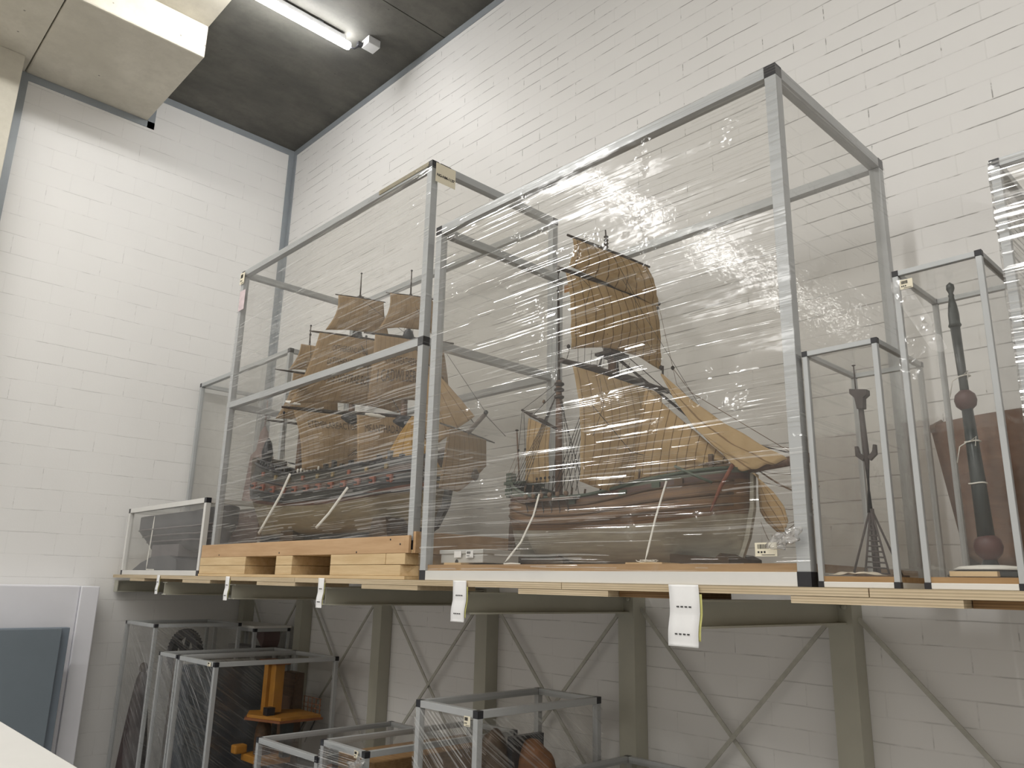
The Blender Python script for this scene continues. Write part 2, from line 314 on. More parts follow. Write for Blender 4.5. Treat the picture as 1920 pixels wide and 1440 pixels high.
# ------------------------------------------------------------------ mesh helpers
class MB:
    def __init__(s): s.bm = bmesh.new(); s.uv = s.bm.loops.layers.uv.new('UVMap')
    def box(s, x0, x1, y0, y1, z0, z1):
        v = [s.bm.verts.new(p) for p in ((x0,y0,z0),(x1,y0,z0),(x1,y1,z0),(x0,y1,z0),(x0,y0,z1),(x1,y0,z1),(x1,y1,z1),(x0,y1,z1))]
        for f in ((0,3,2,1),(4,5,6,7),(0,1,5,4),(1,2,6,5),(2,3,7,6),(3,0,4,7)): s.bm.faces.new([v[i] for i in f])
        return s
    def prism(s, pts, off):    # pts polygon 3D, extruded by vector off
        off = Vector(off); a = [s.bm.verts.new(p) for p in pts]; b = [s.bm.verts.new(Vector(p) + off) for p in pts]
        n = len(pts); s.bm.faces.new(a); s.bm.faces.new(b[::-1])
        for i in range(n): s.bm.faces.new((a[i], b[i], b[(i+1) % n], a[(i+1) % n]))
        return s
    def ring_tube(s, path, rad, seg=8, cap=True):
        P = [Vector(p) for p in path]; R = rad if isinstance(rad, (list, tuple)) else [rad] * len(P)
        rings = []; up = Vector((0, 0, 1))
        for i, p in enumerate(P):
            t = (P[min(i+1, len(P)-1)] - P[max(i-1, 0)]).normalized()
            a = t.cross(up)
            if a.length < 1e-3: a = t.cross(Vector((1, 0, 0)))
            a.normalize(); b = t.cross(a)
            rings.append([s.bm.verts.new(p + (a * math.cos(2*PI*k/seg) + b * math.sin(2*PI*k/seg)) * R[i]) for k in range(seg)])
        for i in range(len(rings)-1):
            for k in range(seg):
                f = s.bm.faces.new((rings[i][k], rings[i][(k+1) % seg], rings[i+1][(k+1) % seg], rings[i+1][k])); f.smooth = True
        if cap: s.bm.faces.new(rings[0][::-1]); s.bm.faces.new(rings[-1])
        return s
    def lathe(s, c, prof, seg=20, axis='z'):
        rings = []
        for r, h in prof:
            ring = []
            for k in range(seg):
                a = 2*PI*k/seg; x, y = r*math.cos(a), r*math.sin(a)
                o = {'z': (x, y, h), 'x': (h, x, y), 'y': (x, h, y)}[axis]
                ring.append(s.bm.verts.new((c[0]+o[0], c[1]+o[1], c[2]+o[2])))
            rings.append(ring)
        for i in range(len(rings)-1):
            for k in range(seg):
                f = s.bm.faces.new((rings[i][k], rings[i][(k+1) % seg], rings[i+1][(k+1) % seg], rings[i+1][k])); f.smooth = True
        s.bm.faces.new(rings[0][::-1]); s.bm.faces.new(rings[-1]); return s
    def grid(s, fn, nu, nv, us=1.0, vs_=1.0, smooth=True):
        V = [[s.bm.verts.new(fn(i/nu, j/nv)) for i in range(nu+1)] for j in range(nv+1)]
        for j in range(nv):
            for i in range(nu):
                f = s.bm.faces.new((V[j][i], V[j][i+1], V[j+1][i+1], V[j+1][i])); f.smooth = smooth
                for lp, (a, b) in zip(f.loops, ((i, j), (i+1, j), (i+1, j+1), (i, j+1))): lp[s.uv].uv = (a/nu*us, b/nv*vs_)
        return s
    def build(s, name, mat, parent=None, bevel=0, solid=0):
        bmesh.ops.recalc_face_normals(s.bm, faces=s.bm.faces)
        me = bpy.data.meshes.new(name); s.bm.to_mesh(me); s.bm.free()
        if isinstance(mat, (list, tuple)):
            for q in mat: me.materials.append(q)
        else: me.materials.append(mat)
        o = bpy.data.objects.new(name, me); COL.objects.link(o)
        if parent is not None:
            o.parent = parent
            if parent.parent is None: o.matrix_parent_inverse = Matrix.Translation(parent.location).inverted()
        if solid:
            md = o.modifiers.new('thickness', 'SOLIDIFY'); md.thickness = solid; md.offset = 0
        if bevel:
            md = o.modifiers.new('bevel', 'BEVEL'); md.width = bevel; md.segments = 2; md.limit_method = 'ANGLE'
        return o
def tag(o, label=None, cat=None, group=None, kind=None):
    if label: o['label'] = label
    if cat: o['category'] = cat
    if group: o['group'] = group
    if kind: o['kind'] = kind
    return o
def thing(name, loc, label, cat, group=None):
    o = bpy.data.objects.new(name, None); COL.objects.link(o); o.location = loc; o.empty_display_size = 0.05
    return tag(o, label, cat, group)
def bxo(name, b, mat, parent=None, bevel=0): return MB().box(*b).build(name, mat, parent, bevel)
def struct(o): o['kind'] = 'structure'; return o
def lerp(a, b, t): return Vector(a) * (1-t) + Vector(b) * t

# ------------------------------------------------------------------ room shell
CZ = 3.826; FZ = -1.75
struct(bxo('wall_back', (-0.2, 11.2, 0, 0.2, FZ, CZ), m_wall_b))
struct(bxo('wall_left', (-0.2, 0, -9.0, 0, FZ, CZ), m_wall_l))
struct(bxo('wall_right', (11, 11.2, -9.0, 0, FZ, CZ), m_plaster))
struct(bxo('wall_front', (-0.2, 11.2, -9.2, -9.0, FZ, CZ), m_plaster))
struct(bxo('floor', (-0.2, 11.2, -9.2, 0.2, FZ-0.2, FZ), m_floor))
# ceiling: two pours with a joint line between them
mb = MB().box(-0.2, 2.205, -9.2, 0.2, CZ, CZ+0.25).box(2.213, 11.2, -9.2, 0.2, CZ, CZ+0.25).box(2.205, 2.213, -9.2, 0.2, CZ+0.012, CZ+0.25)
struct(mb.build('ceiling', m_ceil))
# dropped concrete: long slab strip and the beam that hangs from it along the end wall
struct(bxo('ceiling_slab', (0.0, 11.0, -9.0, -1.284, CZ-0.012, CZ), m_conc))
struct(bxo('concrete_beam', (0.0, 1.116, -2.152, -1.284, 3.5525, CZ-0.012), m_conc, None, 0.012))
struct(bxo('concrete_beam', (0.0, 1.116, -9.0, -2.16, 3.5525, CZ-0.012), m_conc, None, 0.004))
struct(bxo('concrete_column', (0.0, 0.22, -2.75, -2.2, FZ, 3.5525), m_conc, None, 0.004))
# steel angle trims in the wall corners
T = 0.055
trims = [(0.0, 11.0, -0.006, 0, CZ-T, CZ), (0.0, 0.006, -1.284, 0, CZ-T, CZ), (0, T, -0.008, -0.0, FZ, CZ-T), (0.0, 0.008, -T, -0.008, FZ, CZ-T),
         (0.0, 0.008, -2.2, -1.284+T, 3.5525-T, 3.5525), (0.0, 0.008, -1.284, -1.284+T, 3.5525-T, CZ-T), (0.0, 0.01, -2.2, -2.2+0.075, FZ, 3.5525-T)]
for i, b in enumerate(trims): struct(bxo('trim_%d' % (i+1), b, m_trim))

# ------------------------------------------------------------------ ceiling lights
def tube_light(x, y0, y1, label, z=3.74, mat=None, rad=0.034):
    t = thing('tube_light', (x, (y0+y1)/2, CZ), label, 'light', 'tube lights under the ceiling')
    n = y1 - y0
    MB().lathe((x, y0, z), [(0.001, 0), (0.8*rad, 0.006), (rad, 0.02), (rad, n-0.02), (0.8*rad, n-0.006), (0.001, n)], 10, 'y').build('lit_tube', mat or m_fluo, t)
    MB().box(x-0.022, x+0.022, y0+0.05, y1-0.05, z+rad*0.7, z+0.055).build('housing', m_white_pl, t)
    for yy in (y0+0.25, y1-0.25):
        MB().box(x-0.012, x+0.012, yy-0.02, yy+0.02, z+0.055, CZ - (0.012 if yy < -1.284 else 0)).build('bracket', m_trim, t)
    return t
tube_light(1.722, -2.0, -0.49, 'lit white tube light running across the dark concrete ceiling', mat=m_fluo_v, rad=0.030, z=3.75)
def aisle_light(x, y0, y1, label, z=3.74):      # long luminaires of the aisle, parallel to the visible tube
    t = thing('tube_light', (x, (y0+y1)/2, CZ), label, 'light', 'tube lights under the ceiling')
    n = y1 - y0
    MB().box(x-0.06, x+0.06, y0, y1, z-0.02, z+0.055).build('housing', m_white_pl, t, 0.004)
    ld = bpy.data.lights.new('tube_diffuser', 'AREA'); ld.shape = 'RECTANGLE'; ld.size = 0.11; ld.size_y = n-0.04
    ld.energy = TUBE_POWER * n * (1.0 if x < 2 else 0.85); ld.color = (1.0, 0.985, 0.955)
    lo = bpy.data.objects.new('tube_diffuser', ld); COL.objects.link(lo); lo.location = (x, (y0+y1)/2, z-0.023)
    lo.parent = t; lo.matrix_parent_inverse = Matrix.Translation(t.location).inverted()
    for yy in (y0+0.25, y1-0.25): MB().box(x-0.02, x+0.02, yy-0.012, yy+0.012, z+0.055, CZ-0.012).build('bracket', m_trim, t)
for x, cn in ((1.722, 'left'), (5.3, 'middle'), (8.8, 'right')):
    for y0, y1, rn in ((-5.4, -2.6, 'near'), (-8.6, -6.2, 'far')):
        aisle_light(x, y0, y1, 'lit white luminaire of the %s aisle row, %s one of its two' % (cn, rn))
jb = thing('junction_box', (1.80, -0.365, CZ), 'small square white junction box on the ceiling beside the tube end', 'junction box')
MB().box(1.752, 1.848, -0.415, -0.315, 3.765, CZ).build('box_body', m_white_pl, jb, 0.004)
MB().ring_tube([(1.722, -0.49, 3.75), (1.724, -0.455, 3.752), (1.745, -0.44, 3.765), (1.765, -0.42, 3.78)], 0.006, 8).build('cable', m_black, jb)
MB().box(1.738, 1.770, -0.450, -0.413, 3.768, 3.800).build('connector', m_black, jb, 0.003)

# ------------------------------------------------------------------ panels against the end wall, near cabinet
p = thing('wall_panel', (0.1, -1.7, FZ), 'large white panel with a stepped edge standing against the end wall', 'panel')
bxo('panel_board', (0.004, 0.235, -3.4, -1.31, FZ, -0.078), m_panelw, p, 0.01)
bxo('edge_post', (0.004, 0.25, -1.31, -1.195, FZ, -0.082), m_panelw, p, 0.006)
bp_ = thing('slate_panel', (0.4, -2.0, FZ), 'slate blue double panel leaning in front of the white wall panel', 'panel')
bxo('front_board', (0.42, 0.45, -3.3, -1.44, FZ, -0.340), m_blue, bp_, 0.003)
bxo('rear_board', (0.33, 0.41, -3.3, -1.385, FZ, -0.336), m_blue2, bp_, 0.003)
cb_ = thing('white_cabinet', (4.0, -2.75, FZ), 'white cabinet top in the near lower left corner of the picture', 'cabinet')
bxo('carcass', (2.6, 4.9, -3.05, -2.47, FZ, -0.38), m_panelw, cb_, 0.004)
bxo('cabinet_top', (2.58, 4.92, -3.07, -2.454, -0.38, -0.35), m_alu_w, cb_, 0.004)

# ------------------------------------------------------------------ cantilever rack
rk = thing('cantilever_rack', (2.5, -0.05, FZ), 'olive grey cantilever rack with posts on the brick wall and arms under the plywood deck', 'rack')
AX = [0.055] + [-0.0168 + 0.9683*k for k in range(1, 8)]
for i, x in enumerate(AX):
    MB().box(x-0.040, x+0.050, -0.012, -0.002, FZ, -0.03).box(x-0.040, x+0.050, -0.085, -0.073, FZ, -0.03).box(x+0.001, x+0.009, -0.073, -0.012, FZ, -0.03).box(x+0.040, x+0.050, -0.073, -0.012, FZ, -0.03).build('post', m_rack, rk)
    # tapering I-section arm
    m_ = MB()
    for xa, xb, top, bot in ((x-0.004, x+0.004, -0.042, None), (x-0.035, x+0.035, -0.040, -0.046)):
        if bot is None: m_.prism([(xa, -1.03, -0.044), (xa, -0.085, -0.044), (xa, -0.085, -0.115), (xa, -1.03, -0.112)], (xb-xa, 0, 0))
        else: m_.box(xa, xb, -1.03, -0.085, bot, top)
    m_.prism([(x-0.035, -1.03, -0.112), (x-0.035, -0.085, -0.115), (x-0.035, -0.085, -0.121), (x-0.035, -1.03, -0.118)], (0.07, 0, 0))
    if i == 0: m_.box(x-0.035, x+0.035, -1.036, -1.03, -0.118, -0.040)
    arm = m_.build('arm', m_rack, rk)
    MB().box(x-0.045, x+0.055, -0.098, -0.0855, -0.135, -0.030).build('end_plate', m_rack, arm)
    MB().lathe((x+0.030, -0.110, -0.060), [(0.004, -0.0), (0.011, 0.001), (0.011, 0.011), (0.008, 0.012)], 6, 'y').build('bolt', m_rack, arm)
    if i < 7:
        x2 = AX[i+1]
        for za, zb in ((-0.10, -1.05), (-1.05, -0.10)):
            a = Vector((x+0.05, -0.035 - (0.012 if za < zb else 0), za)); b = Vector((x2-0.04, a.y, zb)); d = (b-a).normalized(); n = Vector((-d.z, 0, d.x))*0.008
            MB().prism([a+n, b+n, b-n, a-n], (0, -0.006, 0)).build('brace', m_brace, rk)
# plywood deck sheets and battens
FY = -1.056
joints = [0.032, 2.64, 4.370, 5.345, 7.6]
nm = ['left plywood deck sheet under the small case and the pallet', 'middle plywood deck sheet under the archive box end of the brown ship case', 'short plywood deck sheet under the bow end of the brown ship case', 'right plywood deck sheet under the narrow cases']
for i in range(4):
    tag(bxo('plywood_sheet', (joints[i], joints[i+1]-0.003, FY, -0.10, -0.021, -0.0005), m_ply), nm[i], 'plywood sheet', 'plywood deck sheets')
bat = [(0.38, 0.65, 0, 'pale plywood batten under the deck, leftmost of the row below the small case'), (1.285, 1.679, 0, 'pale plywood batten under the deck at the left end of the pallet'),
       (2.249, 2.644, 0, 'pale plywood batten under the deck below the pallet openings'), (3.213, 3.605, 0, 'pale plywood batten under the deck below the right end of the pallet'),
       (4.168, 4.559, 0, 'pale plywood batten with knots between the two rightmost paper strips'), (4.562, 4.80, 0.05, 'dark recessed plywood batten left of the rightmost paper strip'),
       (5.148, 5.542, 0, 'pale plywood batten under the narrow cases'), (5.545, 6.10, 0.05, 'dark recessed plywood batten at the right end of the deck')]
for x0, x1, rec, lb in bat:
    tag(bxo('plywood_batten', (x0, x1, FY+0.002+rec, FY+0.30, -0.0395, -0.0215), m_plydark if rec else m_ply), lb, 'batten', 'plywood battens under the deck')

# paper strips hanging on the arm ends
def label_strip(x, wd, h, label):
    t = thing('label_strip', (x, -1.07, 0.0), label, 'label', 'paper strips hanging from the deck edge')
    def fn(u, v):
        z = 0.0 - v*h; yy = FY - 0.006 - 0.003*abs(math.sin(v*PI*2.1))*(0.3+v) - 0.003*max(0, v-0.85)*3
        return Vector((x + (u-0.5)*wd + 0.004*math.sin(v*5), yy, z))
    MB().grid(fn, 4, 28).build('paper', m_paper, t, 0, 0.0008)
    MB().grid(lambda u, v: fn(0.97 + 0.09*u, 0.15+0.75*v) + Vector((0, 0.0035, 0)), 2, 20).build('backing_paper', m_yell, t, 0, 0.0005)
    for vv in (0.36, 0.80):
        for k in range(11):
            if k in (2, 5, 8): continue
            a = fn(0.24 + k*0.045, vv); MB().box(a.x, a.x+wd*0.032, a.y-0.0022, a.y-0.0010, a.z-0.0018, a.z+0.0018).build('printed_line', m_ink, t)
    return t
for k, (wd, h, lb) in enumerate(((0.045, 0.115, 'white paper strip on the arm below the small left case'), (0.047, 0.125, 'white paper strip below the left part of the pallet'), (0.05, 0.13, 'white paper strip below the right part of the pallet'),
                  (0.075, 0.145, 'white paper strip with a yellow edge below the archive box'), (0.098, 0.165, 'largest white paper strip below the bow of the brown ship case'))):
    label_strip([0.915, 1.92, 2.895, 3.868, 4.835][k], wd, h, lb)

# ------------------------------------------------------------------ display cases
def display_case(name, b, label, w=0.03, base=None, mid=None, pane=None, film=None, film_rng=None, capm=None, group='aluminium framed display cases', nomid_back=False, panes='flrtb', railm=None, stick=None, filmsides='frl'):
    x0, x1, y0, y1, z0, z1 = b
    t = thing(name, ((x0+x1)/2, (y0+y1)/2, z0), label, 'display case', group)
    rm = railm or m_alu; cm = capm or m_black; pm = pane or m_clear
    for (px, py) in ((x0, y0), (x1-w, y0), (x1-w, y1-w), (x0, y1-w)):
        bxo('post', (px, px+w, py, py+w, z0+w, z1-w), rm, t, 0.0015)
        for zz in (z0, z1-w): bxo('corner_cap', (px-0.0006, px+w+0.0006, py-0.0006, py+w+0.0006, zz-0.0002 if zz == z0 else zz, zz+w+0.0006), cm, t)
    for zz in ([z0, z1-w] + ([mid] if mid else [])):
        isb = zz == z0
        r2 = m_alu_w if isb else rm
        bxo('rail', (x0+w, x1-w, y0, y0+w, zz, zz+w), r2, t, 0.0012); bxo('rail', (x0+w, x1-w, y1-w, y1, zz, zz+w), r2, t, 0.0012)
        bxo('rail', (x0, x0+w, y0+w, y1-w, zz, zz+w), r2, t, 0.0012); bxo('rail', (x1-w, x1, y0+w, y1-w, zz, zz+w), r2, t, 0.0012)
        if zz == mid:
            for (px, py) in ((x0, y0), (x1-w, y0), (x1-w, y1-w), (x0, y1-w)): bxo('corner_cap', (px-0.001, px+w+0.001, py-0.001, py+w+0.001, zz-0.002, zz+w+0.002), cm if py == y0 and px > x0 else rm, t)
    if base:
        bxo('base_board', (x0+w*0.3, x1-w*0.3, y0+w*0.3, y1-w*0.3, z0+w*0.98, z0+w+base), m_board, t)
    th = 0.003; zb = z0 + w + (base or 0)
    pb = {'f': (x0+w, x1-w, y0+w*0.6, y0+w*0.6+th, zb, z1-w), 'b': (x0+w, x1-w, y1-w*0.6, y1-w*0.6+th, zb, z1-w), 'l': (x0+w*0.6, x0+w*0.6+th, y0+w, y1-w, zb, z1-w),
          'r': (x1-w*0.6, x1-w*0.6+th, y0+w, y1-w, zb, z1-w), 't': (x0+w, x1-w, y0+w, y1-w, z1-w*0.6, z1-w*0.6+th)}
    for k in panes: bxo('pane', pb[k], pm, t)
    if film:
        za, zt = film_rng or (z0+w, z1-w*0.2)
        e_ = 0.0035
        def wav(c, n): return lambda u, v: c(u, v) + n * (0.0012*math.sin(v*61+u*3) + 0.001*math.sin(v*23+u*5))
        sides = {'f': (Vector((x0-e_, y0-e_, 0)), Vector((x1+e_, y0-e_, 0)), Vector((0, -1, 0))), 'r': (Vector((x1+e_, y0-e_, 0)), Vector((x1+e_, y1+e_, 0)), Vector((1, 0, 0))),
                 'l': (Vector((x0-e_, y0-e_, 0)), Vector((x0-e_, y1+e_, 0)), Vector((-1, 0, 0))), 'b': (Vector((x0-e_, y1+e_, 0)), Vector((x1+e_, y1+e_, 0)), Vector((0, 1, 0)))}
        for q in filmsides:
            A, B, N = sides[q]
            L = (B-A).length
            fn = wav(lambda u, v, A=A, B=B: A.lerp(B, u) + Vector((0, 0, za + (zt-za)*v)), N)
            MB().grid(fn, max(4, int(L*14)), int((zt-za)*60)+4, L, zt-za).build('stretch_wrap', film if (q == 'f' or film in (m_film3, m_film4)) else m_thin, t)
    return t
def sticker(t, x, y, z, wx, h, axis='x', mat=None, bars=True, txt=None, name='barcode_label'):
    # small printed label on a vertical face; axis x = faces -y, axis y = faces +x
    s = -1
    def B(a0, a1, b0, b1, d0, d1): return (x+a0, x+a1, y-d1, y-d0, z+b0, z+b1) if axis == 'x' else (x+d0, x+d1, y+a0, y+a1, z+b0, z+b1)
    o = bxo(name, B(0, wx, 0, h, 0.0, 0.0008), mat or m_cream, t); o['label'] = 'small printed label'
    if bars:
        r = random.Random(int(x*100)); a = 0.12*wx; k = 0
        while a < 0.62*wx:
            wv = r.uniform(0.01, 0.03)*wx; bxo('bar', B(a, a+wv, 0.55*h, 0.88*h, 0.0008, 0.0014), m_ink, o); a += wv + r.uniform(0.012, 0.03)*wx
        for a in (0.12, 0.26, 0.40): bxo('bar', B(a*wx, (a+0.08)*wx, 0.24*h, 0.38*h, 0.0008, 0.0014), m_ink, o)
        bxo('bar', B(0.3*wx, 0.9*wx, 0.08*h, 0.12*h, 0.0008, 0.0014), m_ink, o)
    if txt:
        cu = bpy.data.curves.new('text', 'FONT'); cu.body = txt; cu.size = h*0.19; cu.offset = 0.0006; cu.align_x = 'LEFT'
        cu.extrude = 0.0003; tmp = bpy.data.objects.new('t', cu); me = bpy.data.meshes.new_from_object(tmp); bpy.data.objects.remove(tmp); me.materials.append(m_ink)
        to = bpy.data.objects.new('printed_text', me); COL.objects.link(to)
        to.parent = o; to.matrix_parent_inverse = Matrix()
        if axis == 'x': to.location = (x+0.05*wx, y-0.0012, z+0.32*h); to.rotation_euler = (PI/2, 0, 0)
        else: to.location = (x+0.0012, y+0.05*wx, z+0.32*h); to.rotation_euler = (PI/2, 0, PI/2)
    return o
# B: the big case of the brown ship
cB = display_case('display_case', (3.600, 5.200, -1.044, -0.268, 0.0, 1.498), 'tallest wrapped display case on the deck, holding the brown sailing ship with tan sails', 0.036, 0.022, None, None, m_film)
sticker(cB, 5.055, -1.0445-0.006, 0.075, 0.062, 0.035)
MB().box(3.640, 3.690, -0.262, -0.2610, 1.405, 1.445).build('orange_sticker', mat_plain('orange_paper', (0.75, 0.36, 0.12), 0.6), cB)
# A: the case with a mid rail on a pallet
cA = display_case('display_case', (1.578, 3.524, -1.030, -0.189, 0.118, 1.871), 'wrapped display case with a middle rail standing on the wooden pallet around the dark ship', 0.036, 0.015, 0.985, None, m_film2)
sticker(cA, 3.538, -1.018, 1.762, 0.115, 0.095, 'y', None, False, 'NG-NM-1137')
MB().box(3.5285, 3.5295, -0.985, -0.925, 1.846, 1.868).build('tape_patch', m_ink, cA)
sticker(cA, 1.578, -1.0345-0.004, 1.78, 0.06, 0.075, 'x', None, True)
sticker(cA, 1.60, -1.0345-0.004, 1.60, 0.075, 0.13, 'x', m_pink, False, None, 'pink_label')
tp = MB().box(3.10, 3.50, -1.0335, -1.0315, 1.846, 1.868).build('tape_patch', mat_plain('brown_tape', (0.36, 0.32, 0.22), 0.3), cA)
# s, g, C, D, E
cS = display_case('display_case', (0.149, 1.481, -1.047, -0.66, 0.0, 0.455), 'low display case at the left end of the deck with a dark grey hull inside', 0.03, 0.0, None, m_hazy, None, None, None, railm=m_alu_w)
cG = display_case('display_case', (0.040, 1.494, -0.614, -0.09, 0.0, 1.484), 'tall display case in the corner behind the low case, holding a dark red tower', 0.03, 0.02, None, m_hazy, None)
cC = display_case('display_case', (5.212, 5.407, -1.032, -0.721, 0.0, 0.606), 'short narrow display case right of the brown ship with a slender beacon inside', 0.0135, 0.013, None, m_hazy, None)
cD = display_case('display_case', (5.458, 5.658, -1.028, -0.744, 0.0, 0.766), 'taller narrow display case holding the dark green pillar with red balls', 0.0135, 0.013, None, m_hazy, mat_film('loose_wrap', 0.04, 1.3, 1.2, 26, 0.006, 2.2, 0.10), (0.35, 0.74), filmsides='f')
sticker(cD, 5.476, -1.034, 0.712, 0.030, 0.024)
cE = display_case('display_case', (5.699, 6.30, -1.028, -0.56, 0.0, 0.977), 'wrapped display case cut by the right edge of the picture', 0.02, 0.013, None, None, m_film4)
# lower level on the floor
c1 = display_case('display_case', (0.256, 0.795, -1.00, -0.42, FZ, -0.304), 'tall wrapped case on the floor under the deck with a black cog wheel inside', 0.022, 0.02, None, m_hazy, m_film3, (FZ+0.05, -0.32), filmsides='fr')
c2 = display_case('display_case', (0.235, 0.890, -0.37, -0.10, FZ, -0.338), 'white topped case standing behind the cog wheel case against the wall posts', 0.022, 0.02, None, m_hazy, None)
bxo('lid', (0.230, 0.895, -0.375, -0.095, -0.337, -0.322), m_alu_w, c2)
c3 = display_case('display_case', (0.923, 1.211, -1.00, -0.22, FZ, -0.460), 'narrow wrapped case on the floor left of the case with the yellow crane', 0.020, 0.02, None, m_hazy, m_film3, (FZ+0.05, -0.48), filmsides='fr')
c4 = display_case('display_case', (1.224, 1.741, -1.00, -0.22, FZ, -0.460), 'wrapped case on the floor with the yellow crane model inside', 0.024, 0.02, None, m_clear, m_film3, (FZ+0.05, -0.48), filmsides='f')
sticker(c4, 1.66, -1.006, -0.483, 0.04, 0.022)
c5 = display_case('display_case', (2.300, 2.876, -1.00, -0.20, FZ, -0.757), 'low grey topped case on the floor right of the yellow crane', 0.024, 0.02, None, m_hazy, m_film2, (FZ+0.05, -0.77), filmsides='f')
c6 = display_case('display_case', (2.894, 3.240, -1.00, -0.14, FZ, -0.682), 'low case with torn wrap on the floor beside the case of the brown relief', 0.024, 0.02, None, m_clear, m_film4, (FZ+0.05, -0.69), filmsides='f')
sticker(c6, 3.17, -1.006, -0.712, 0.03, 0.028)
c7 = display_case('display_case', (3.484, 3.853, -0.94, -0.25, FZ, -0.459), 'wrapped case on the floor with the brown carved relief inside, black corner caps', 0.026, 0.02, None, m_clear, m_film3, (FZ+0.05, -0.49), filmsides='fr')
sticker(c7, 3.785, -0.946, -0.515, 0.035, 0.035)
c8 = display_case('display_case', (3.87, 4.35, -0.78, -0.10, FZ, -0.70), 'low case on the floor at the bottom edge, right of the brown relief', 0.024, 0.02, None, m_hazy, None)

# ------------------------------------------------------------------ pallet
pl = thing('wooden_pallet', (2.5, -0.6, 0), 'pale pine pallet with stacked blocks under the dark ship case', 'pallet')
bxo('platform', (1.51, 3.53, -1.034, -0.17, 0.104, 0.1175), m_pine, pl, 0.001)
bxo('rim_board', (1.505, 3.500, -1.050, -1.0355, 0.104, 0.174), m_pined, pl, 0.002)
bxo('rim_board', (1.505, 3.500, -0.180, -0.165, 0.104, 0.174), m_pined, pl, 0.002)
bxo('rim_end', (3.500, 3.5275, -1.050, -1.038, 0.104, 0.174), m_pined, pl, 0.001)
bxo('base_board', (1.50, 3.515, -1.054, -0.17, 0.0, 0.013), m_pine, pl, 0.001)
for (x0, x1) in ((1.500, 2.085), (2.423, 2.587), (2.940, 3.507)):
    for k, (z0, z1) in enumerate(((0.0135, 0.0575), (0.059, 0.1035))):
        if x0 > 2.9 and k == 1:
            bxo('block', (x0, 3.37, -1.050, -0.80, z0, z1), m_pine, pl, 0.002); bxo('block', (3.374, x1, -1.050, -0.80, z0, z1), m_pine, pl, 0.002)
        elif x0 > 2.9:
            MB().prism([(x0, -1.050, z0), (x1-0.03, -1.050, z0), (x1+0.0, -0.98, z0), (x1, -0.80, z0), (x0, -0.80, z0)], (0, 0, z1-z0)).build('block', m_pine, pl, 0.002)
        else: bxo('block', (x0, x1, -1.050, -0.80, z0, z1), m_pine, pl, 0.002)
    bxo('block', (x0, x1, -0.42, -0.17, 0.0135, 0.1035), m_pine, pl, 0.002)
bxo('end_board', (3.5285, 3.545, -1.03, -0.189, 0.104, 0.190), m_pined, pl, 0.001)
for (x, z) in ((1.75, 0.115), (2.45, 0.118), (3.15, 0.112), (3.47, 0.14), (3.4, 0.16)):
    MB().lathe((x, -1.0505, z), [(0.0005, -0.001), (0.004, -0.0008), (0.004, 0.001), (0.002, 0.0012)], 8, 'y').build('nail', m_black, pl)

# ------------------------------------------------------------------ ships
def hull_mesh(L, beam, sheer, keel, stemf, power=2.4, N=44, Mz=16, stern_full=0.75, tumble=0.1, fine_=3.6):
    # local x 0..L stern to bow, y across, z up. sheer(t), keel(t) heights; half breadth by t and height
    m_ = MB()
    def half(t):
        if t < 0.15: f = stern_full + (1-stern_full)*math.sin(t/0.15*PI/2)
        elif t < 0.55: f = 1.0
        else: f = max(0.0, 1 - ((t-0.55)/0.45)**fine_)**0.65
        return beam*f
    def pt(t, s, side):
        zt, zk = sheer(t), keel(t)
        z = zk + (zt-zk)*s
        g = min(1.0, s*1.55)**(1/power) * (1 - tumble*max(0, s-0.6)/0.4)
        low = 0.25 + 0.75*min(1, s*1.8) if t > 0.75 or t < 0.15 else 1.0
        y = half(t)*g*low
        x = L*t + stemf(s)*max(0, (t-0.8)/0.2)**2
        return Vector((x, side*y, z))
    for side in (-1, 1): m_.grid(lambda u, v, side=side: pt(u, v, side), N, Mz)
    # transom and bottom closure
    a = [pt(0, j/Mz, -1) for j in range(Mz+1)] + [pt(0, j/Mz, 1) for j in range(Mz, -1, -1)]
    m_.bm.faces.new([m_.bm.verts.new(q) for q in a])
    m_.grid(lambda u, v: pt(u, 0, -1).lerp(pt(u, 0, 1), v), N, 1)
    bmesh.ops.remove_doubles(m_.bm, verts=m_.bm.verts, dist=0.0004)
    return m_, pt
def sail_mesh(TL, TR, BR, BL, belly, seams, left=0.0, right=0.0, foot=0.0, n=22, head=0.0):
    TL, TR, BR, BL, belly = map(Vector, (TL, TR, BR, BL, belly))
    wv = (TR-TL).normalized()
    def fn(u, v):
        a = TL.lerp(TR, u); b = BL.lerp(BR, u); q = a.lerp(b, v)
        q = q + belly * (math.sin(PI*min(1, v*0.9+0.06)) * math.sin(PI*(0.12+0.76*u))**0.8)
        q = q - wv * left * (1-u) * math.sin(PI*v) + wv * right * u * math.sin(PI*v)
        q = q + Vector((0, 0, foot * math.sin(PI*u) * v * v)) - Vector((0, 0, head*math.sin(PI*u)*(1-v)**2))
        q = q + belly.normalized() * (0.0025*math.sin(u*19+v*7) + 0.002*math.sin(v*23 - u*11)) * (0.3+v)
        return q
    return MB().grid(fn, n, n, seams, 1.0), fn
def spar(a, b, r, name, mat, par, taper=0.55, lump=0.0):
    a, b = Vector(a), Vector(b); n = 14; path = []; rad = []
    for i in range(n+1):
        t = i/n; path.append(a.lerp(b, t)); rad.append(r*(taper + (1-taper)*math.sin(PI*t)) * (1 + lump*(0.5*math.sin(i*5.1)+0.3*math.sin(i*9.7))))
    return MB().ring_tube(path, rad, 10).build(name, mat, par)
def mastp(base, top, r0, r1, par, mat, name='mast'):
    return MB().ring_tube([base, lerp(base, top, 0.5), top], [r0, (r0+r1)/2*1.05, r1], 12).build(name, mat, par)
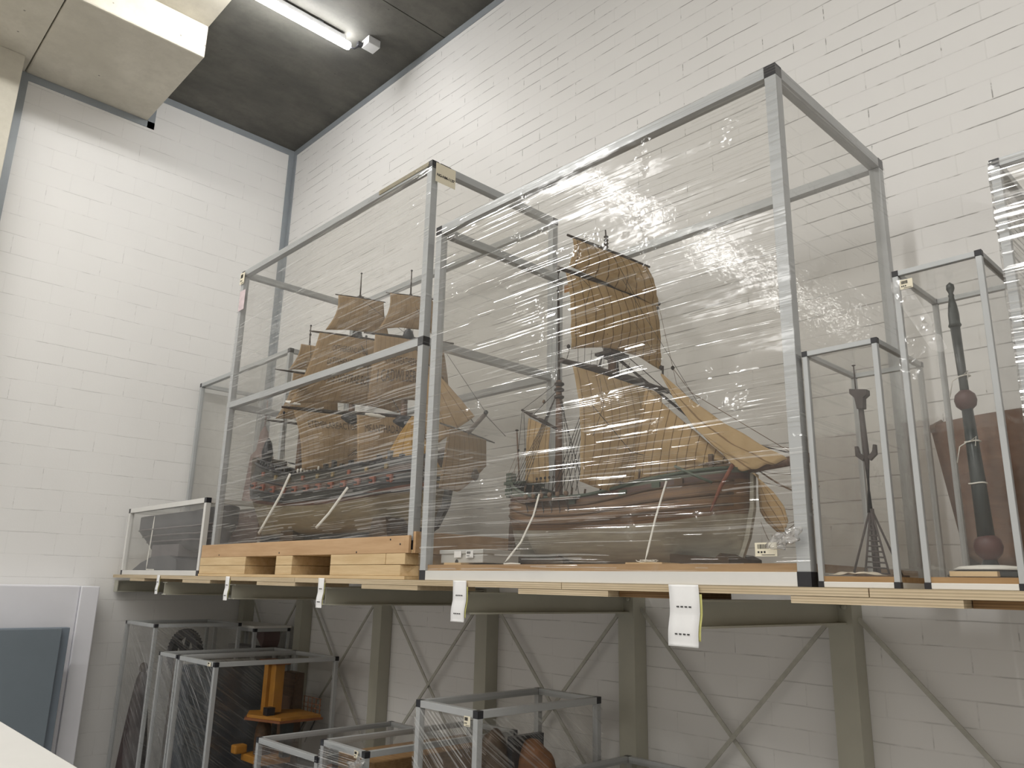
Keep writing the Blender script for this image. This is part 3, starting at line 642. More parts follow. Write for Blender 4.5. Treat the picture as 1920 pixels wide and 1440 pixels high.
def rope(pts, r, par, mat, name='rope'): return MB().ring_tube(pts, r, 5, False).build(name, mat, par)
def sag(a, b, d, n=8): return [lerp(a, b, i/n) - Vector((0, 0, d*math.sin(PI*i/n))) for i in range(n+1)]
def block(p, r, par, mat): return MB().lathe((p[0], p[1], p[2]), [(r*0.2, -r*1.2), (r*0.8, -r*0.7), (r, 0), (r*0.8, r*0.7), (r*0.2, r*1.2)], 8).build('pulley_block', mat, par)

m_sailB = mat_sail('aged_sailcloth', (0.60, 0.435, 0.24), (0.48, 0.335, 0.17), (0.10, 0.05, 0.02), 0.07)
m_sailB2 = mat_sail('pale_sailcloth', (0.64, 0.475, 0.275), (0.52, 0.375, 0.20), (0.2, 0.12, 0.06), 0.06)
m_sailA = mat_sail('brown_printed_sailcloth', (0.50, 0.355, 0.205), (0.40, 0.28, 0.16), (0.20, 0.13, 0.07), 0.04)
m_sailA2 = mat_sail('light_jib_cloth', (0.60, 0.43, 0.25), (0.50, 0.35, 0.18), (0.25, 0.15, 0.07), 0.05)
m_sailA3 = mat_sail('yellow_jib_cloth', (0.60, 0.38, 0.12), (0.50, 0.30, 0.09), (0.18, 0.10, 0.04), 0.05)
m_spar = mat_wood('dark_spar', (0.06, 0.038, 0.026), (0.03, 0.02, 0.014), 'y', 2)
m_mast = mat_wood('brown_mast', (0.20, 0.12, 0.075), (0.11, 0.06, 0.04), 'z', 2)
m_rope = mat_plain('dark_rope', (0.035, 0.025, 0.02), 0.9, 0, 0.1, 80)
m_rope2 = mat_plain('brown_rope', (0.16, 0.10, 0.06), 0.9, 0, 0.1, 80)
m_hullB = mat_hull('oiled_oak_hull', [(-9, (0.45, 0.43, 0.36)), (0.188, (0.20, 0.105, 0.042)), (0.275, (0.17, 0.09, 0.04)), (0.297, (0.10, 0.045, 0.032)), (0.318, (0.10, 0.12, 0.08))], 0.021)
m_hullA = mat_hull('black_painted_hull', [(-9, (0.34, 0.29, 0.19)), (0.372, (0.15, 0.05, 0.025)), (0.395, (0.022, 0.022, 0.022)), (0.455, (0.085, 0.045, 0.03)), (0.50, (0.025, 0.023, 0.02))], 0.03)
m_green = mat_plain('verdigris_paint', (0.07, 0.095, 0.065), 0.5)
m_dkwood = mat_wood('dark_oak', (0.13, 0.075, 0.04), (0.06, 0.035, 0.02), 'x', 2)
m_wedge = mat_wood('cradle_wood', (0.075, 0.045, 0.022), (0.04, 0.024, 0.012), 'x', 1)

# ---- ship B
sB = thing('ship_model', (4.27, -0.66, 0.06), 'brown wooden sailing ship model with tan seamed sails and a pale lower hull', 'model ship')
YB = -0.66
def shB(t):
    x = t
    return 0.335 + 0.075*max(0, (0.22-x)/0.22)**1.3 - 0.018*math.sin(PI*min(1, max(0, (x-0.1)/0.6))) + 0.045*max(0, (x-0.45)/0.55)**1.2 - 0.006
hm, ptB = hull_mesh(1.070, 0.165, shB, lambda t: 0.062 + 0.02*max(0, (t-0.85)/0.15)**2, lambda s: -0.045*(1-s)**2, 2.2, 48, 18, 0.38, 0.12, 5.0)
for v in hm.bm.verts: v.co += Vector((3.766, YB, 0))
hullB = hm.build('hull', m_hullB, sB)
hullB.data.transform(Matrix.Translation((-4.2, 0, 0))); hullB.location = (4.2-4.27, 0.66, -0.06); hullB.matrix_parent_inverse = Matrix(); hullB.location = (4.2-4.27, 0.66, -0.06)
def PB(t, s, side=-1, out=0.0):
    q = ptB(t, s, side); return Vector((q.x+3.766, q.y+YB+side*out, q.z))
# wales, rails
for (s0, r, mt, nm_) in ((0.995, 0.0065, m_green, 'rail'), (0.86, 0.0045, m_dkwood, 'wale'), (0.72, 0.0045, m_dkwood, 'wale'), (0.60, 0.004, m_dkwood, 'wale')):
    for side in (-1, 1): MB().ring_tube([PB(t/40, s0, side, 0.001) for t in range(0, 40)], r, 6).build(nm_, mt, sB)
MB().grid(lambda u, v: PB(u*0.96, 0.90, -1).lerp(PB(u*0.96, 0.90, 1), v), 30, 2).build('deck', m_dkwood, sB)
MB().prism([(4.838, YB-0.008, 0.385), (4.850, YB-0.008, 0.385), (4.842, YB-0.008, 0.24), (4.820, YB-0.008, 0.15), (4.785, YB-0.008, 0.07), (4.76, YB-0.008, 0.052), (3.74, YB-0.008, 0.050), (3.74, YB-0.008, 0.066), (4.74, YB-0.008, 0.066), (4.772, YB-0.008, 0.09), (4.808, YB-0.008, 0.17), (4.828, YB-0.008, 0.25)], (0, 0.016, 0)).build('keel', m_hullB, sB)
MB().prism([(3.700, YB-0.006, 0.07), (3.742, YB-0.006, 0.06), (3.742, YB-0.006, 0.33), (3.722, YB-0.006, 0.33), (3.705, YB-0.006, 0.22)], (0, 0.012, 0)).build('rudder', m_dkwood, sB)
MB().box(3.735, 3.84, YB-0.07, YB+0.07, 0.392, 0.404).box(3.748, 3.778, YB-0.07, YB-0.04, 0.404, 0.440).box(3.745, 3.765, YB-0.065, YB+0.065, 0.34, 0.392).build('stern_gallery', m_green, sB)
for i in range(5): MB().box(3.770+i*0.02, 3.780+i*0.02, YB-0.095-i*0.006, YB-0.085-i*0.006, 0.345, 0.372).build('stern_baluster', m_green, sB)
# channel with deadeyes on the near and far side
for side in (-1, 1):
    a = PB(0.20, 0.90, side); MB().box(3.955, 4.22, min(a.y, a.y+side*0.028), max(a.y, a.y+side*0.028), 0.296, 0.306).build('channel', m_dkwood, sB)
    for k in range(6):
        x = 3.975+k*0.042; yy = a.y+side*0.026
        MB().lathe((x, yy, 0.318), [(0.002, -0.004), (0.010, -0.003), (0.010, 0.003), (0.002, 0.004)], 10, 'y').build('deadeye', m_rope2, sB)
        MB().ring_tube([(x, yy, 0.300), (x-0.006, a.y+side*0.006, 0.262), (x-0.012, a.y+side*0.004, 0.225)], 0.0022, 5).build('chain_plate', m_rope, sB)
for (t, c) in ((0.40, m_green), (0.62, m_green), (0.75, m_green), (0.83, m_dkwood)):
    for side in (-1, 1):
        a = PB(t, 0.90, side, 0.002); MB().box(a.x-0.016, a.x+0.016, a.y-0.004, a.y+0.004, a.z-0.010, a.z+0.010).build('gun_port', c, sB)
for t in (0.16, 0.20, 0.24, 0.28, 0.33, 0.39, 0.45, 0.52, 0.60, 0.68):
    a = PB(t, 1.0, -1); MB().ring_tube([a, a+Vector((0.004, 0, 0.03+0.012*math.sin(t*40)))], 0.004, 6).build('bollard', m_dkwood, sB)
# bow timbers: anchor beam, forecastle
MB().ring_tube([(4.82, -0.745, 0.375), (4.795, -0.785, 0.30), (4.770, -0.805, 0.225)], [0.007, 0.006, 0.004], 8).build('anchor_fender', mat_wood('red_brown_wood', (0.25, 0.09, 0.05), (0.15, 0.05, 0.03), 'z', 2), sB)
MB().ring_tube([(4.66, -0.832, 0.375), (4.74, -0.822, 0.335), (4.78, -0.805, 0.315)], 0.005, 6).build('anchor_stock', m_green, sB)
MB().box(4.74, 4.80, -0.72, -0.60, 0.355, 0.385).build('bow_head', m_dkwood, sB)
for dy in (-0.07, 0, 0.07): MB().box(4.725, 4.74, YB+dy-0.006, YB+dy+0.006, 0.33, 0.42).build('timber_head', m_dkwood, sB)
# masts and spars
mastp((4.265, YB, 0.30), (4.265, YB, 0.90), 0.020, 0.016, sB, m_mast); mastp((4.255, YB, 0.84), (4.240, YB, 1.36), 0.011, 0.006, sB, m_spar, 'topmast')
MB().ring_tube([(4.240, YB, 1.355), (4.236, YB, 1.412)], [0.004, 0.003], 8).build('mast_truck', m_spar, sB)
for z in (1.335, 1.350, 1.365, 1.38): MB().lathe((4.239, YB, z), [(0.004, -0.004), (0.010, -0.002), (0.010, 0.002), (0.004, 0.004)], 8).build('mast_ring', m_spar, sB)
MB().box(4.222, 4.305, YB-0.055, YB+0.055, 0.862, 0.873).build('top_platform', m_spar, sB)
MB().lathe((4.263, YB, 0.885), [(0.030, -0.02), (0.036, 0.0), (0.030, 0.028)], 12).build('mast_cap', m_spar, sB)
mastp((3.985, YB, 0.31), (3.980, YB, 0.815), 0.016, 0.012, sB, m_mast); mastp((3.982, YB, 0.76), (3.976, YB, 1.17), 0.006, 0.004, sB, m_spar, 'topmast')
for z in (0.745, 0.775, 0.800): MB().lathe((3.982, YB, z), [(0.010, -0.010), (0.021, -0.004), (0.021, 0.004), (0.010, 0.010)], 10).build('mast_cap', m_spar, sB)
spar((4.295, -0.955, 1.270), (4.295, -0.445, 1.298), 0.008, 'yard', m_spar, sB, 0.6, 0.15)
spar((4.295, -1.005, 1.122), (4.295, -0.382, 1.150), 0.0135, 'yard', m_spar, sB, 0.55, 0.3)
spar((4.300, -0.990, 0.770), (4.300, -0.345, 0.777), 0.0175, 'yard', m_spar, sB, 0.6, 0.4)
spar((3.795, YB-0.03, 0.712), (3.995, YB-0.03, 0.607), 0.008, 'lateen_yard', m_spar, sB, 0.7, 0.3)
MB().ring_tube([(4.70, YB, 0.345), (4.86, YB, 0.375), (5.045, YB, 0.388)], [0.018, 0.016, 0.015], 10).build('bowsprit', m_mast, sB)
MB().ring_tube([(3.757, YB, 0.40), (3.735, YB, 0.634)], 0.0035, 6).build('flag_pole', m_mast, sB)
MB().lathe((3.735, YB, 0.636), [(0.004, -0.004), (0.009, 0), (0.004, 0.004)], 8).build('pole_truck', m_spar, sB)
# sails
s_, _f = sail_mesh((4.300, -0.935, 1.262), (4.300, -0.468, 1.288), (4.312, -0.415, 1.125), (4.312, -0.968, 1.135), (0.018, 0, 0), 9, -0.010, 0.012, 0.0); s_.build('sail', m_sailB, sB, 0, 0.0012)
s_, _f = sail_mesh((4.305, -0.977, 1.108), (4.305, -0.426, 1.134), (4.325, -0.43, 0.845), (4.315, -0.958, 0.815), (0.035, 0, 0), 11, 0.0, 0.0, 0.040); s_.build('sail', m_sailB, sB, 0, 0.0012)
s_, _f = sail_mesh((4.310, -0.946, 0.756), (4.310, -0.410, 0.752), (4.395, -0.66, 0.325), (4.335, -0.935, 0.340), (0.055, 0, 0), 11, 0.0, 0.015, -0.018, 26); s_.build('sail', m_sailB2, sB, 0, 0.0012)
MB().prism([(4.385, -0.79, 0.325), (4.385, -0.72, 0.33), (4.385, -0.70, 0.355), (4.385, -0.77, 0.350)], (0.01, 0, 0)).build('sail_patch', mat_plain('dark_blue_patch', (0.04, 0.05, 0.07), 0.7), sB)
s_, _f = sail_mesh((4.445, -0.69, 0.700), (4.765, -0.67, 0.404), (4.762, -0.67, 0.396), (4.385, -0.72, 0.333), (0.01, -0.030, -0.01), 11, 0.0, 0.0, 0.0); s_.build('staysail', m_sailB, sB, 0, 0.0012)
s_, _f = sail_mesh((4.502, YB-0.01, 0.757), (4.510, YB-0.01, 0.752), (4.975, YB-0.01, 0.392), (4.825, YB-0.045, 0.362), (-0.010, -0.030, -0.060), 2, 0.0, 0.0, 0.0, 26); s_.build('jib', m_sailB2, sB, 0, 0.0012)
s_, _f = sail_mesh((3.842, YB-0.035, 0.670), (3.968, YB-0.035, 0.612), (3.970, YB-0.04, 0.388), (3.835, YB-0.04, 0.396), (0.01, -0.02, 0), 4, 0.003, -0.003, 0.0); s_.build('mizzen_sail', m_sailB, sB, 0, 0.0012)
# loose spritsail hanging under the bowsprit
def spr(u, v):
    L_ = [(4.850, 0.350), (4.846, 0.295), (4.848, 0.235), (4.868, 0.200), (4.900, 0.170), (4.930, 0.152)]
    R_ = [(4.855, 0.352), (4.892, 0.320), (4.928, 0.284), (4.958, 0.240), (4.968, 0.195), (4.950, 0.156)]
    k = min(4.999, v*5); i = int(k); f = k-i
    a = Vector((L_[i][0]*(1-f)+L_[i+1][0]*f, YB+0.02, L_[i][1]*(1-f)+L_[i+1][1]*f)); b = Vector((R_[i][0]*(1-f)+R_[i+1][0]*f, YB-0.03, R_[i][1]*(1-f)+R_[i+1][1]*f))
    return a.lerp(b, u) + Vector((0.012, -0.02, 0))*math.sin(PI*u)
MB().grid(spr, 12, 20, 3, 1).build('spritsail', m_sailB, sB, 0, 0.0012)
# rigging
for k in range(6):     # main shrouds near and far
    for side in (-1, 1): rope([(4.255, YB+side*0.045, 0.865), (4.10+k*0.024+0.01, YB+side*0.172, 0.325)], 0.0016, sB, m_rope, 'shroud')
for k in range(5):
    for side in (-1, 1): rope([(3.980, YB+side*0.018, 0.745), (3.83+k*0.03, YB+side*(0.12+0.01*k), 0.36)], 0.0014, sB, m_rope, 'shroud')
for k in range(5):
    rope([(4.035+k*0.022, YB-0.178, 0.378), (4.030+k*0.022, YB-0.178, 0.32)], 0.0013, sB, m_rope, 'lanyard')
    block((4.035+k*0.022, YB-0.178, 0.383), 0.005, sB, m_rope)
for k in range(4): rope([(4.255, YB+0.03*(k-1.5), 0.885), (4.246, YB+0.008*(k-1.5), 1.25)], 0.0011, sB, m_rope, 'topmast_shroud')
for k in range(9): rope([(4.30, -0.90+k*0.035, 0.785), (4.30, -0.90+k*0.038, 0.845)], 0.0009, sB, m_rope, 'buntline')
for dy in (-0.012, 0.012): rope([(4.275, YB+dy, 0.865), (4.82, YB+dy*0.3, 0.388)], 0.0032, sB, m_rope, 'forestay')
rope([(4.285, YB, 0.90), (4.715, YB, 0.50), (5.0, YB, 0.398)], 0.0018, sB, m_rope, 'topmast_stay')
rope([(4.245, YB, 1.30), (4.73, YB, 0.475), (5.02, YB, 0.40)], 0.0009, sB, m_rope, 'topmast_stay')
rope([(4.30, -0.39, 1.13), (4.56, YB, 0.70), (4.75, YB, 0.47), (5.02, YB, 0.415)], 0.0009, sB, m_rope2, 'brace_line')
rope([(3.985, YB, 0.74), (4.28, -0.86, 0.36)], 0.0022, sB, m_rope, 'brace_line')
rope([(4.30, -1.005, 1.12), (4.295, -1.005, 1.045)], 0.0012, sB, m_rope, 'brace_line'); block((4.30, -1.008, 1.105), 0.006, sB, m_rope); block((4.297, -1.006, 1.03), 0.006, sB, m_rope)
rope([(4.295, -1.005, 1.045), (4.0, -0.70, 0.83)], 0.0012, sB, m_rope, 'brace_line')
rope([(4.295, -1.003, 1.045), (4.01, -0.70, 0.80)], 0.0012, sB, m_rope, 'brace_line')
rope([(4.312, -0.958, 0.82), (4.302, -0.965, 0.775)], 0.0014, sB, m_rope, 'sheet_line'); block((4.312, -0.965, 0.825), 0.007, sB, m_rope)
block((4.300, -0.400, 1.125), 0.006, sB, m_rope)
rope([(4.30, -0.40, 1.12), (4.32, -0.43, 0.85)], 0.0011, sB, m_rope, 'sheet_line')
rope([(3.795, YB-0.03, 0.712), (3.98, YB, 0.81)], 0.0011, sB, m_rope, 'halyard'); rope([(3.86, YB-0.03, 0.68), (3.98, YB, 0.78)], 0.0012, sB, m_rope, 'halyard')
block((3.905, YB-0.01, 0.735), 0.007, sB, m_rope2)
for dx in (0.0, 0.02):
    rope([(3.797+dx*0.4, YB-0.03, 0.708), (3.778+dx*2, YB-0.03, 0.545)], 0.0011, sB, m_rope, 'brace_line'); block((3.778+dx*2, YB-0.03, 0.54), 0.005, sB, m_rope)
    rope([(3.778+dx*2, YB-0.03, 0.54), (3.757+dx, YB-0.08, 0.41)], 0.0008, sB, m_rope2, 'brace_line'); rope([(3.778+dx*2, YB-0.03, 0.54), (3.80+dx, YB-0.08, 0.40)], 0.0008, sB, m_rope2, 'brace_line')
rope([(4.502, YB, 0.78), (4.50, YB, 0.74)], 0.004, sB, m_rope, 'halyard'); block((4.495, YB, 0.775), 0.008, sB, m_rope); block((4.545, YB, 0.765), 0.007, sB, m_rope)
rope([(4.245, YB, 1.2), (4.50, YB, 0.775)], 0.0009, sB, m_rope2, 'halyard')
rope([(4.545, YB, 0.765), (4.62, YB, 0.66), (4.99, YB, 0.40)], 0.0012, sB, m_rope2, 'halyard')
rope([(4.745, -0.70, 0.40), (4.55, -0.80, 0.36), (4.44, -0.83, 0.335)], 0.0016, sB, m_rope2, 'sheet_line')
rope(sag((4.86, YB, 0.365), (5.03, YB, 0.27), 0.012), 0.0028, sB, m_rope2, 'bow_line')
for (a, b, d) in (((4.86, YB, 0.365), (5.03, YB, 0.345), 0.012), ((4.86, YB, 0.33), (5.05, YB, 0.30), 0.012), ((4.93, YB, 0.24), (5.03, YB, 0.27), 0.02), ((4.95, YB, 0.19), (5.05, YB, 0.22), 0.002), ((4.86, YB, 0.20), (4.93, YB, 0.155), 0.05),
                  ((4.97, YB, 0.375), (4.975, YB, 0.24), 0.0), ((4.83, YB-0.02, 0.375), (4.88, YB-0.02, 0.365), 0.012), ((4.935, YB, 0.215), (5.05, YB, 0.235), 0.01), ((5.03, YB, 0.38), (5.04, YB, 0.2), 0.0), ((4.95, YB-0.01, 0.17), (5.06, YB, 0.30), 0.02)):
    rope(sag(a, b, d, 7), 0.0010, sB, m_rope2, 'bow_line')
for (a, b) in (((4.31, -0.70, 1.26), (4.33, -0.56, 0.95)), ((4.34, -0.90, 1.0), (4.335, -0.93, 1.10)), ((4.36, -0.85, 0.72), (4.37, -0.90, 0.5))):
    rope([a, lerp(a, b, 0.5)+Vector((0.035, 0, 0)), b], 0.0010, sB, m_rope, 'buntline')
rope([(4.395, -0.93, 0.60), (4.445, -0.78, 0.45), (4.46, -0.70, 0.445)], 0.0013, sB, m_rope, 'bowline')
# cradle blocks, ties, box in the case
for (x0, x1, lb) in ((3.80, 4.10, 'dark wooden cradle block under the stern of the brown ship'), (4.58, 4.80, 'dark wooden cradle block under the bow of the brown ship')):
    tag(MB().prism([(x0, -0.76, 0.0585), (x1, -0.76, 0.0585), (x1, -0.76, 0.085), (x1-0.03, -0.76, 0.10), (x1-0.05, -0.76, 0.085), (x0+0.02, -0.76, 0.10), (x0, -0.76, 0.10)], (0, 0.20, 0)).build('cradle_block', m_wedge), lb, 'cradle', 'cradle blocks under the brown ship')
def ribbon(pts, wd, label, nrm=(0.5, -0.8, 0)):
    P = [Vector(q) for q in pts]; n = len(P)-1
    def fn(u, v):
        k = min(n-1e-6, v*n); i = int(k); q = P[i].lerp(P[i+1], k-i); t = (P[i+1]-P[i]).normalized(); s = t.cross(Vector(nrm)).normalized()
        return q + s*(u-0.5)*wd
    return tag(MB().grid(fn, 2, n*4).build('cotton_tie', m_cotton, None, 0, 0.0012), label, 'tie', 'white cotton ties holding the ships')
ribbon([(4.052, -0.840, 0.325), (4.062, -0.88, 0.24), (4.060, -0.94, 0.14), (4.035, -1.0, 0.060), (4.075, -1.0, 0.062), (4.115, -0.995, 0.0595)], 0.007, 'white cotton tie from the stern rail of the brown ship to its base board')
ribbon([(4.646, -0.86, 0.325), (4.650, -0.93, 0.20), (4.650, -0.99, 0.0605), (4.69, -0.985, 0.0595)], 0.006, 'white cotton tie from the bow rail of the brown ship to its base board')
MB_k = MB()
for k in range(3): MB_k.ring_tube([(4.655+0.035*math.cos(a*0.7+k*2)*(1 if k else .8), -0.985+0.012*math.sin(a*0.7), 0.063+0.008*abs(math.sin(a*0.7+k))) for a in range(9)], 0.0012, 5)
tag(MB_k.build('cotton_knot', m_cotton), 'loose white cotton knot at the foot of the bow tie', 'knot')
bx = thing('archive_box', (3.80, -0.93, 0.065), 'low pale grey archive box with two labels at the stern of the brown ship', 'box')
MB().box(3.657, 3.905, -0.985, -0.80, 0.066, 0.112).build('box_body', m_greybox, bx, 0.002)
MB().box(3.652, 3.910, -0.990, -0.795, 0.100, 0.116).build('box_lid', m_greybox, bx, 0.002)
MB().lathe((3.755, -0.9858, 0.070), [(0.001, -0.001), (0.009, -0.0008), (0.009, 0.0008), (0.001, 0.001)], 16, 'y').build('finger_notch', m_ink, bx)
sticker(bx, 3.745, -0.991, 0.086, 0.042, 0.024, 'x', m_paper, False); sticker(bx, 3.815, -0.991, 0.084, 0.042, 0.027, 'x', m_paper, True)
tag(bxo('wood_shim', (3.72, 3.82, -1.02, -0.85, 0.0585, 0.0658), m_pine), 'pale wood shim under the grey archive box', 'shim', 'wood shims on the brown ship base')
tag(bxo('wood_shim', (4.60, 4.735, -1.02, -0.93, 0.0585, 0.0628), m_pine), 'pale wood shim beside the bow tie', 'shim', 'wood shims on the brown ship base')

# ---- ship A : heading turned a few degrees
sA = thing('ship_model', (2.45, -0.69, 0.2), 'large dark ship model with black hull and brown printed square sails', 'model ship')
def shA(t): return 0.555 + 0.115*max(0, (0.30-t)/0.30)**1.1 + 0.03*max(0, (t-0.6)/0.4)**1.5
HD = math.radians(4.5)
hm, ptA = hull_mesh(1.60, 0.20, shA, lambda t: 0.232 + 0.02*max(0, (t-0.85)/0.15)**2, lambda s: -0.10*(1-s)**1.5, 2.2, 48, 18, 0.6, 0.22)
RA = Matrix.Translation((1.655, -0.755, 0)) @ Matrix.Rotation(HD, 4, 'Z')
def PA(t, s, side=-1, out=0.0): q = ptA(t, s, side); return RA @ Vector((q.x, q.y+side*out, q.z))
def QA(x, y, z): return RA @ Vector((x, y, z))
for v in hm.bm.verts: v.co = RA @ v.co
hullA = hm.build('hull', m_hullA, sA)
hullA.data.transform(Matrix.Translation((-2.45, 0, 0))); hullA.matrix_parent_inverse = Matrix(); hullA.location = (0, 0.69, -0.2)
for (s0, r, mt, nm_) in ((0.995, 0.009, m_black, 'rail'), (0.80, 0.006, m_black, 'wale'), (0.64, 0.007, m_black, 'wale'), (0.52, 0.007, m_black, 'wale')):
    for side in (-1, 1): MB().ring_tube([PA(t/40, s0, side, 0.001) for t in range(0, 40)], r, 6).build(nm_, mt, sA)
MB().grid(lambda u, v: PA(u*0.96, 0.90, -1).lerp(PA(u*0.96, 0.90, 1), v), 30, 2).build('deck', m_dkwood, sA)
MB().prism([QA(x, -0.01, z) for x, z in ((-0.01, 0.205), (1.45, 0.205), (1.53, 0.24), (1.60, 0.34), (1.63, 0.50), (1.615, 0.57), (1.595, 0.50), (1.56, 0.34), (1.48, 0.235), (-0.01, 0.235))], (0, 0.02, 0)).build('keel', m_black, sA)
MB().prism([QA(x, -0.008, z) for x, z in ((-0.06, 0.21), (0.0, 0.21), (0.0, 0.50), (-0.03, 0.50))], (0, 0.016, 0)).build('rudder', m_dkwood, sA)
m_port = mat_plain('red_gun_port', (0.27, 0.08, 0.045), 0.5); m_gold = mat_plain('dull_gilding', (0.28, 0.20, 0.08), 0.4, 0.3)
for k in range(12):
    t = 0.10+k*0.068
    a = PA(t, 0.70, -1, 0.003); po = MB().box(a.x-0.022, a.x+0.022, a.y-0.005, a.y+0.006, a.z-0.020, a.z+0.020).build('gun_port', m_port, sA)
    MB().ring_tube([(a.x, a.y+0.02, a.z), (a.x, a.y-0.022, a.z)], 0.007, 8).build('cannon', m_black, po)
for k in range(9):
    a = PA(0.14+k*0.085, 0.90, -1, 0.002); MB().box(a.x-0.012, a.x+0.012, a.y-0.005, a.y+0.005, a.z-0.012, a.z+0.012).build('gun_port', m_gold if k % 3 else m_port, sA)
for k in range(9):
    for side in (-1, 1):
        a = PA(0.09+k*0.022, 0.99, side); MB().ring_tube([a, a+Vector((0, 0, 0.035))], 0.006, 6).build('rail_post', m_black, sA)
for side in (-1, 1): MB().ring_tube([PA(0.02+k*0.025, 0.99, side)+Vector((0, 0, 0.037)) for k in range(12)], 0.005, 6).build('rail', m_black, sA)
for k in range(14): a = PA(0.33+k*0.045, 1.0, -1); MB().box(a.x-0.010, a.x+0.012, a.y-0.01, a.y+0.01, a.z-0.005, a.z+0.018+0.012*(k % 3)).build('timber_head', m_black, sA)
for k in range(7): a = PA(0.36+k*0.02, 1.0, -1); MB().lathe((a.x, a.y-0.012, a.z+0.012), [(0.001, -0.012), (0.006, -0.008), (0.006, 0.008), (0.001, 0.012)], 6).build('white_belaying_pin', m_cotton, sA)
MB().lathe(tuple(QA(0.13, -0.10, 0.72)), [(0.005, -0.09), (0.028, -0.06), (0.034, 0.0), (0.020, 0.06), (0.004, 0.085)], 10).build('stern_lantern', m_black, sA)
MB().box(*[c for p_ in ((1.628, 1.70), (-0.86, -0.66), (0.56, 0.70)) for c in p_]).build('stern_gallery', mat_plain('carved_stern_wood', (0.10, 0.075, 0.05), 0.5, 0, 0.3, 60), sA, 0.006)
# beakhead lattice and figurehead
for dz in (0.0, 0.035, 0.07): MB().ring_tube([QA(1.55, -0.06, 0.45+dz), QA(1.66, -0.04, 0.44+dz*0.8), QA(1.76, 0, 0.47+dz*0.3)], 0.007, 6).build('head_rail', m_gold, sA)
MB().lathe(tuple(QA(1.77, 0, 0.475)), [(0.004, -0.03), (0.016, -0.012), (0.018, 0.006), (0.006, 0.026)], 8).build('figurehead', m_dkwood, sA)
def QM(mx, my, th, a, z, f=0.0):   # point on a yard plane: a along yard, f forward
    d = Vector((math.cos(th), math.sin(th), 0)); n = Vector((math.sin(th), -math.cos(th), 0))
    return Vector((mx, my, 0)) + d*a + n*f + Vector((0, 0, z))
masts = [(1.960, -0.725, math.radians(75), 1.50), (2.455, -0.70, math.radians(70), 1.71), (2.900, -0.665, math.radians(66), 1.611)]
for i, (mx, my, th, zt) in enumerate(masts):
    mastp((mx, my, 0.50), (mx, my, zt-0.62 if i else 1.0), 0.020, 0.015, sA, m_mast)
    mastp((mx, my, 0.9 if i else 0.95), (mx, my, zt-0.13), 0.012, 0.007, sA, m_spar, 'topmast')
    MB().ring_tube([(mx, my, zt-0.14), (mx-0.003, my, zt)], [0.0045, 0.003], 8).build('flag_pole', m_spar, sA)
    MB().lathe((mx-0.003, my, zt+0.004), [(0.002, -0.006), (0.007, 0), (0.002, 0.006)], 8).build('mast_truck', m_black, sA)
    MB().box(mx-0.016, mx+0.016, my-0.016, my+0.016, zt-0.150, zt-0.142).build('mast_cap', m_spar, sA)
    if i:
        z1 = 1.335 if i == 1 else 1.245
        MB().lathe((mx, my, z1), [(0.022, -0.03), (0.034, -0.01), (0.026, 0.015), (0.020, 0.03)], 10).build('top_platform', m_black, sA)
        for k in range(5): rope([(mx, my+0.03*(k-2)/2, z1+0.01), (mx, my+0.012*(k-2)/2, zt-0.15)], 0.001, sA, m_rope, 'topmast_shroud')
        z0 = 0.875 if i == 1 else 0.80
        MB().lathe((mx+0.01, my-0.01, z0-0.02), [(0.03, -0.04), (0.06, -0.01), (0.06, 0.0), (0.03, 0.03)], 12).build('top_platform', m_black, sA)
        for side in (-1, 1):
            for k in range(5): rope([(mx, my+side*0.03, z0), (mx-0.06-k*0.03, my+side*0.20, 0.60)], 0.0016, sA, m_rope, 'shroud')
def sailA(i, TL, TR, BR, BL, bel, seams, left=0.0, right=0.0, foot=0.0, f=0.016, mat=None):
    mx, my, th, _ = masts[i]
    g = lambda q, ff: QM(mx, my, th, q[0], q[1], ff)
    n = Vector((math.sin(th), -math.cos(th), 0))
    m_, fn = sail_mesh(g(TL, f), g(TR, f), g(BR, f+0.012), g(BL, f+0.012), n*bel, seams, left, right, foot)
    return m_.build('sail', mat or m_sailA, sA, 0, 0.0012), fn
def yardA(i, L_, R_, z, r): mx, my, th, _ = masts[i]; return spar(QM(mx, my, th, L_, z, 0.008), QM(mx, my, th, R_, z, 0.008), r, 'yard', m_spar, sA, 0.5)
yardA(1, -0.143, 0.147, 1.558, 0.006); yardA(1, -0.266, 0.245, 1.322, 0.009); yardA(1, -0.375, 0.33, 0.880, 0.012)
yardA(2, -0.134, 0.131, 1.466, 0.006); yardA(2, -0.235, 0.246, 1.232, 0.009); yardA(2, -0.33, 0.30, 0.806, 0.012)
yardA(0, -0.19, 0.19, 1.195, 0.007); yardA(0, -0.22, 0.22, 0.885, 0.008)
sailA(1, (-0.128, 1.552), (0.134, 1.553), (0.175, 1.352), (-0.185, 1.333), 0.030, 12, -0.022, -0.012, 0.012)
o_ts1, f_ts1 = sailA(1, (-0.213, 1.316), (0.215, 1.312), (0.30, 0.905), (-0.338, 0.898), 0.055, 18, -0.012, -0.01, 0.03)
o_co1, f_co1 = sailA(1, (-0.315, 0.866), (0.30, 0.868), (0.25, 0.560), (-0.245, 0.548), 0.045, 20, -0.012, 0.0, 0.02)
sailA(2, (-0.114, 1.461), (0.111, 1.462), (0.150, 1.262), (-0.165, 1.252), 0.030, 10, -0.020, 0.012, 0.02)
o_ts2, f_ts2 = sailA(2, (-0.178, 1.225), (0.182, 1.214), (0.236, 0.872), (-0.195, 0.860), 0.050, 16, 0.0, 0.0, 0.03)
o_co2, f_co2 = sailA(2, (-0.241, 0.795), (0.150, 0.800), (0.130, 0.560), (-0.225, 0.556), 0.040, 16, 0.0, 0.0, 0.02)
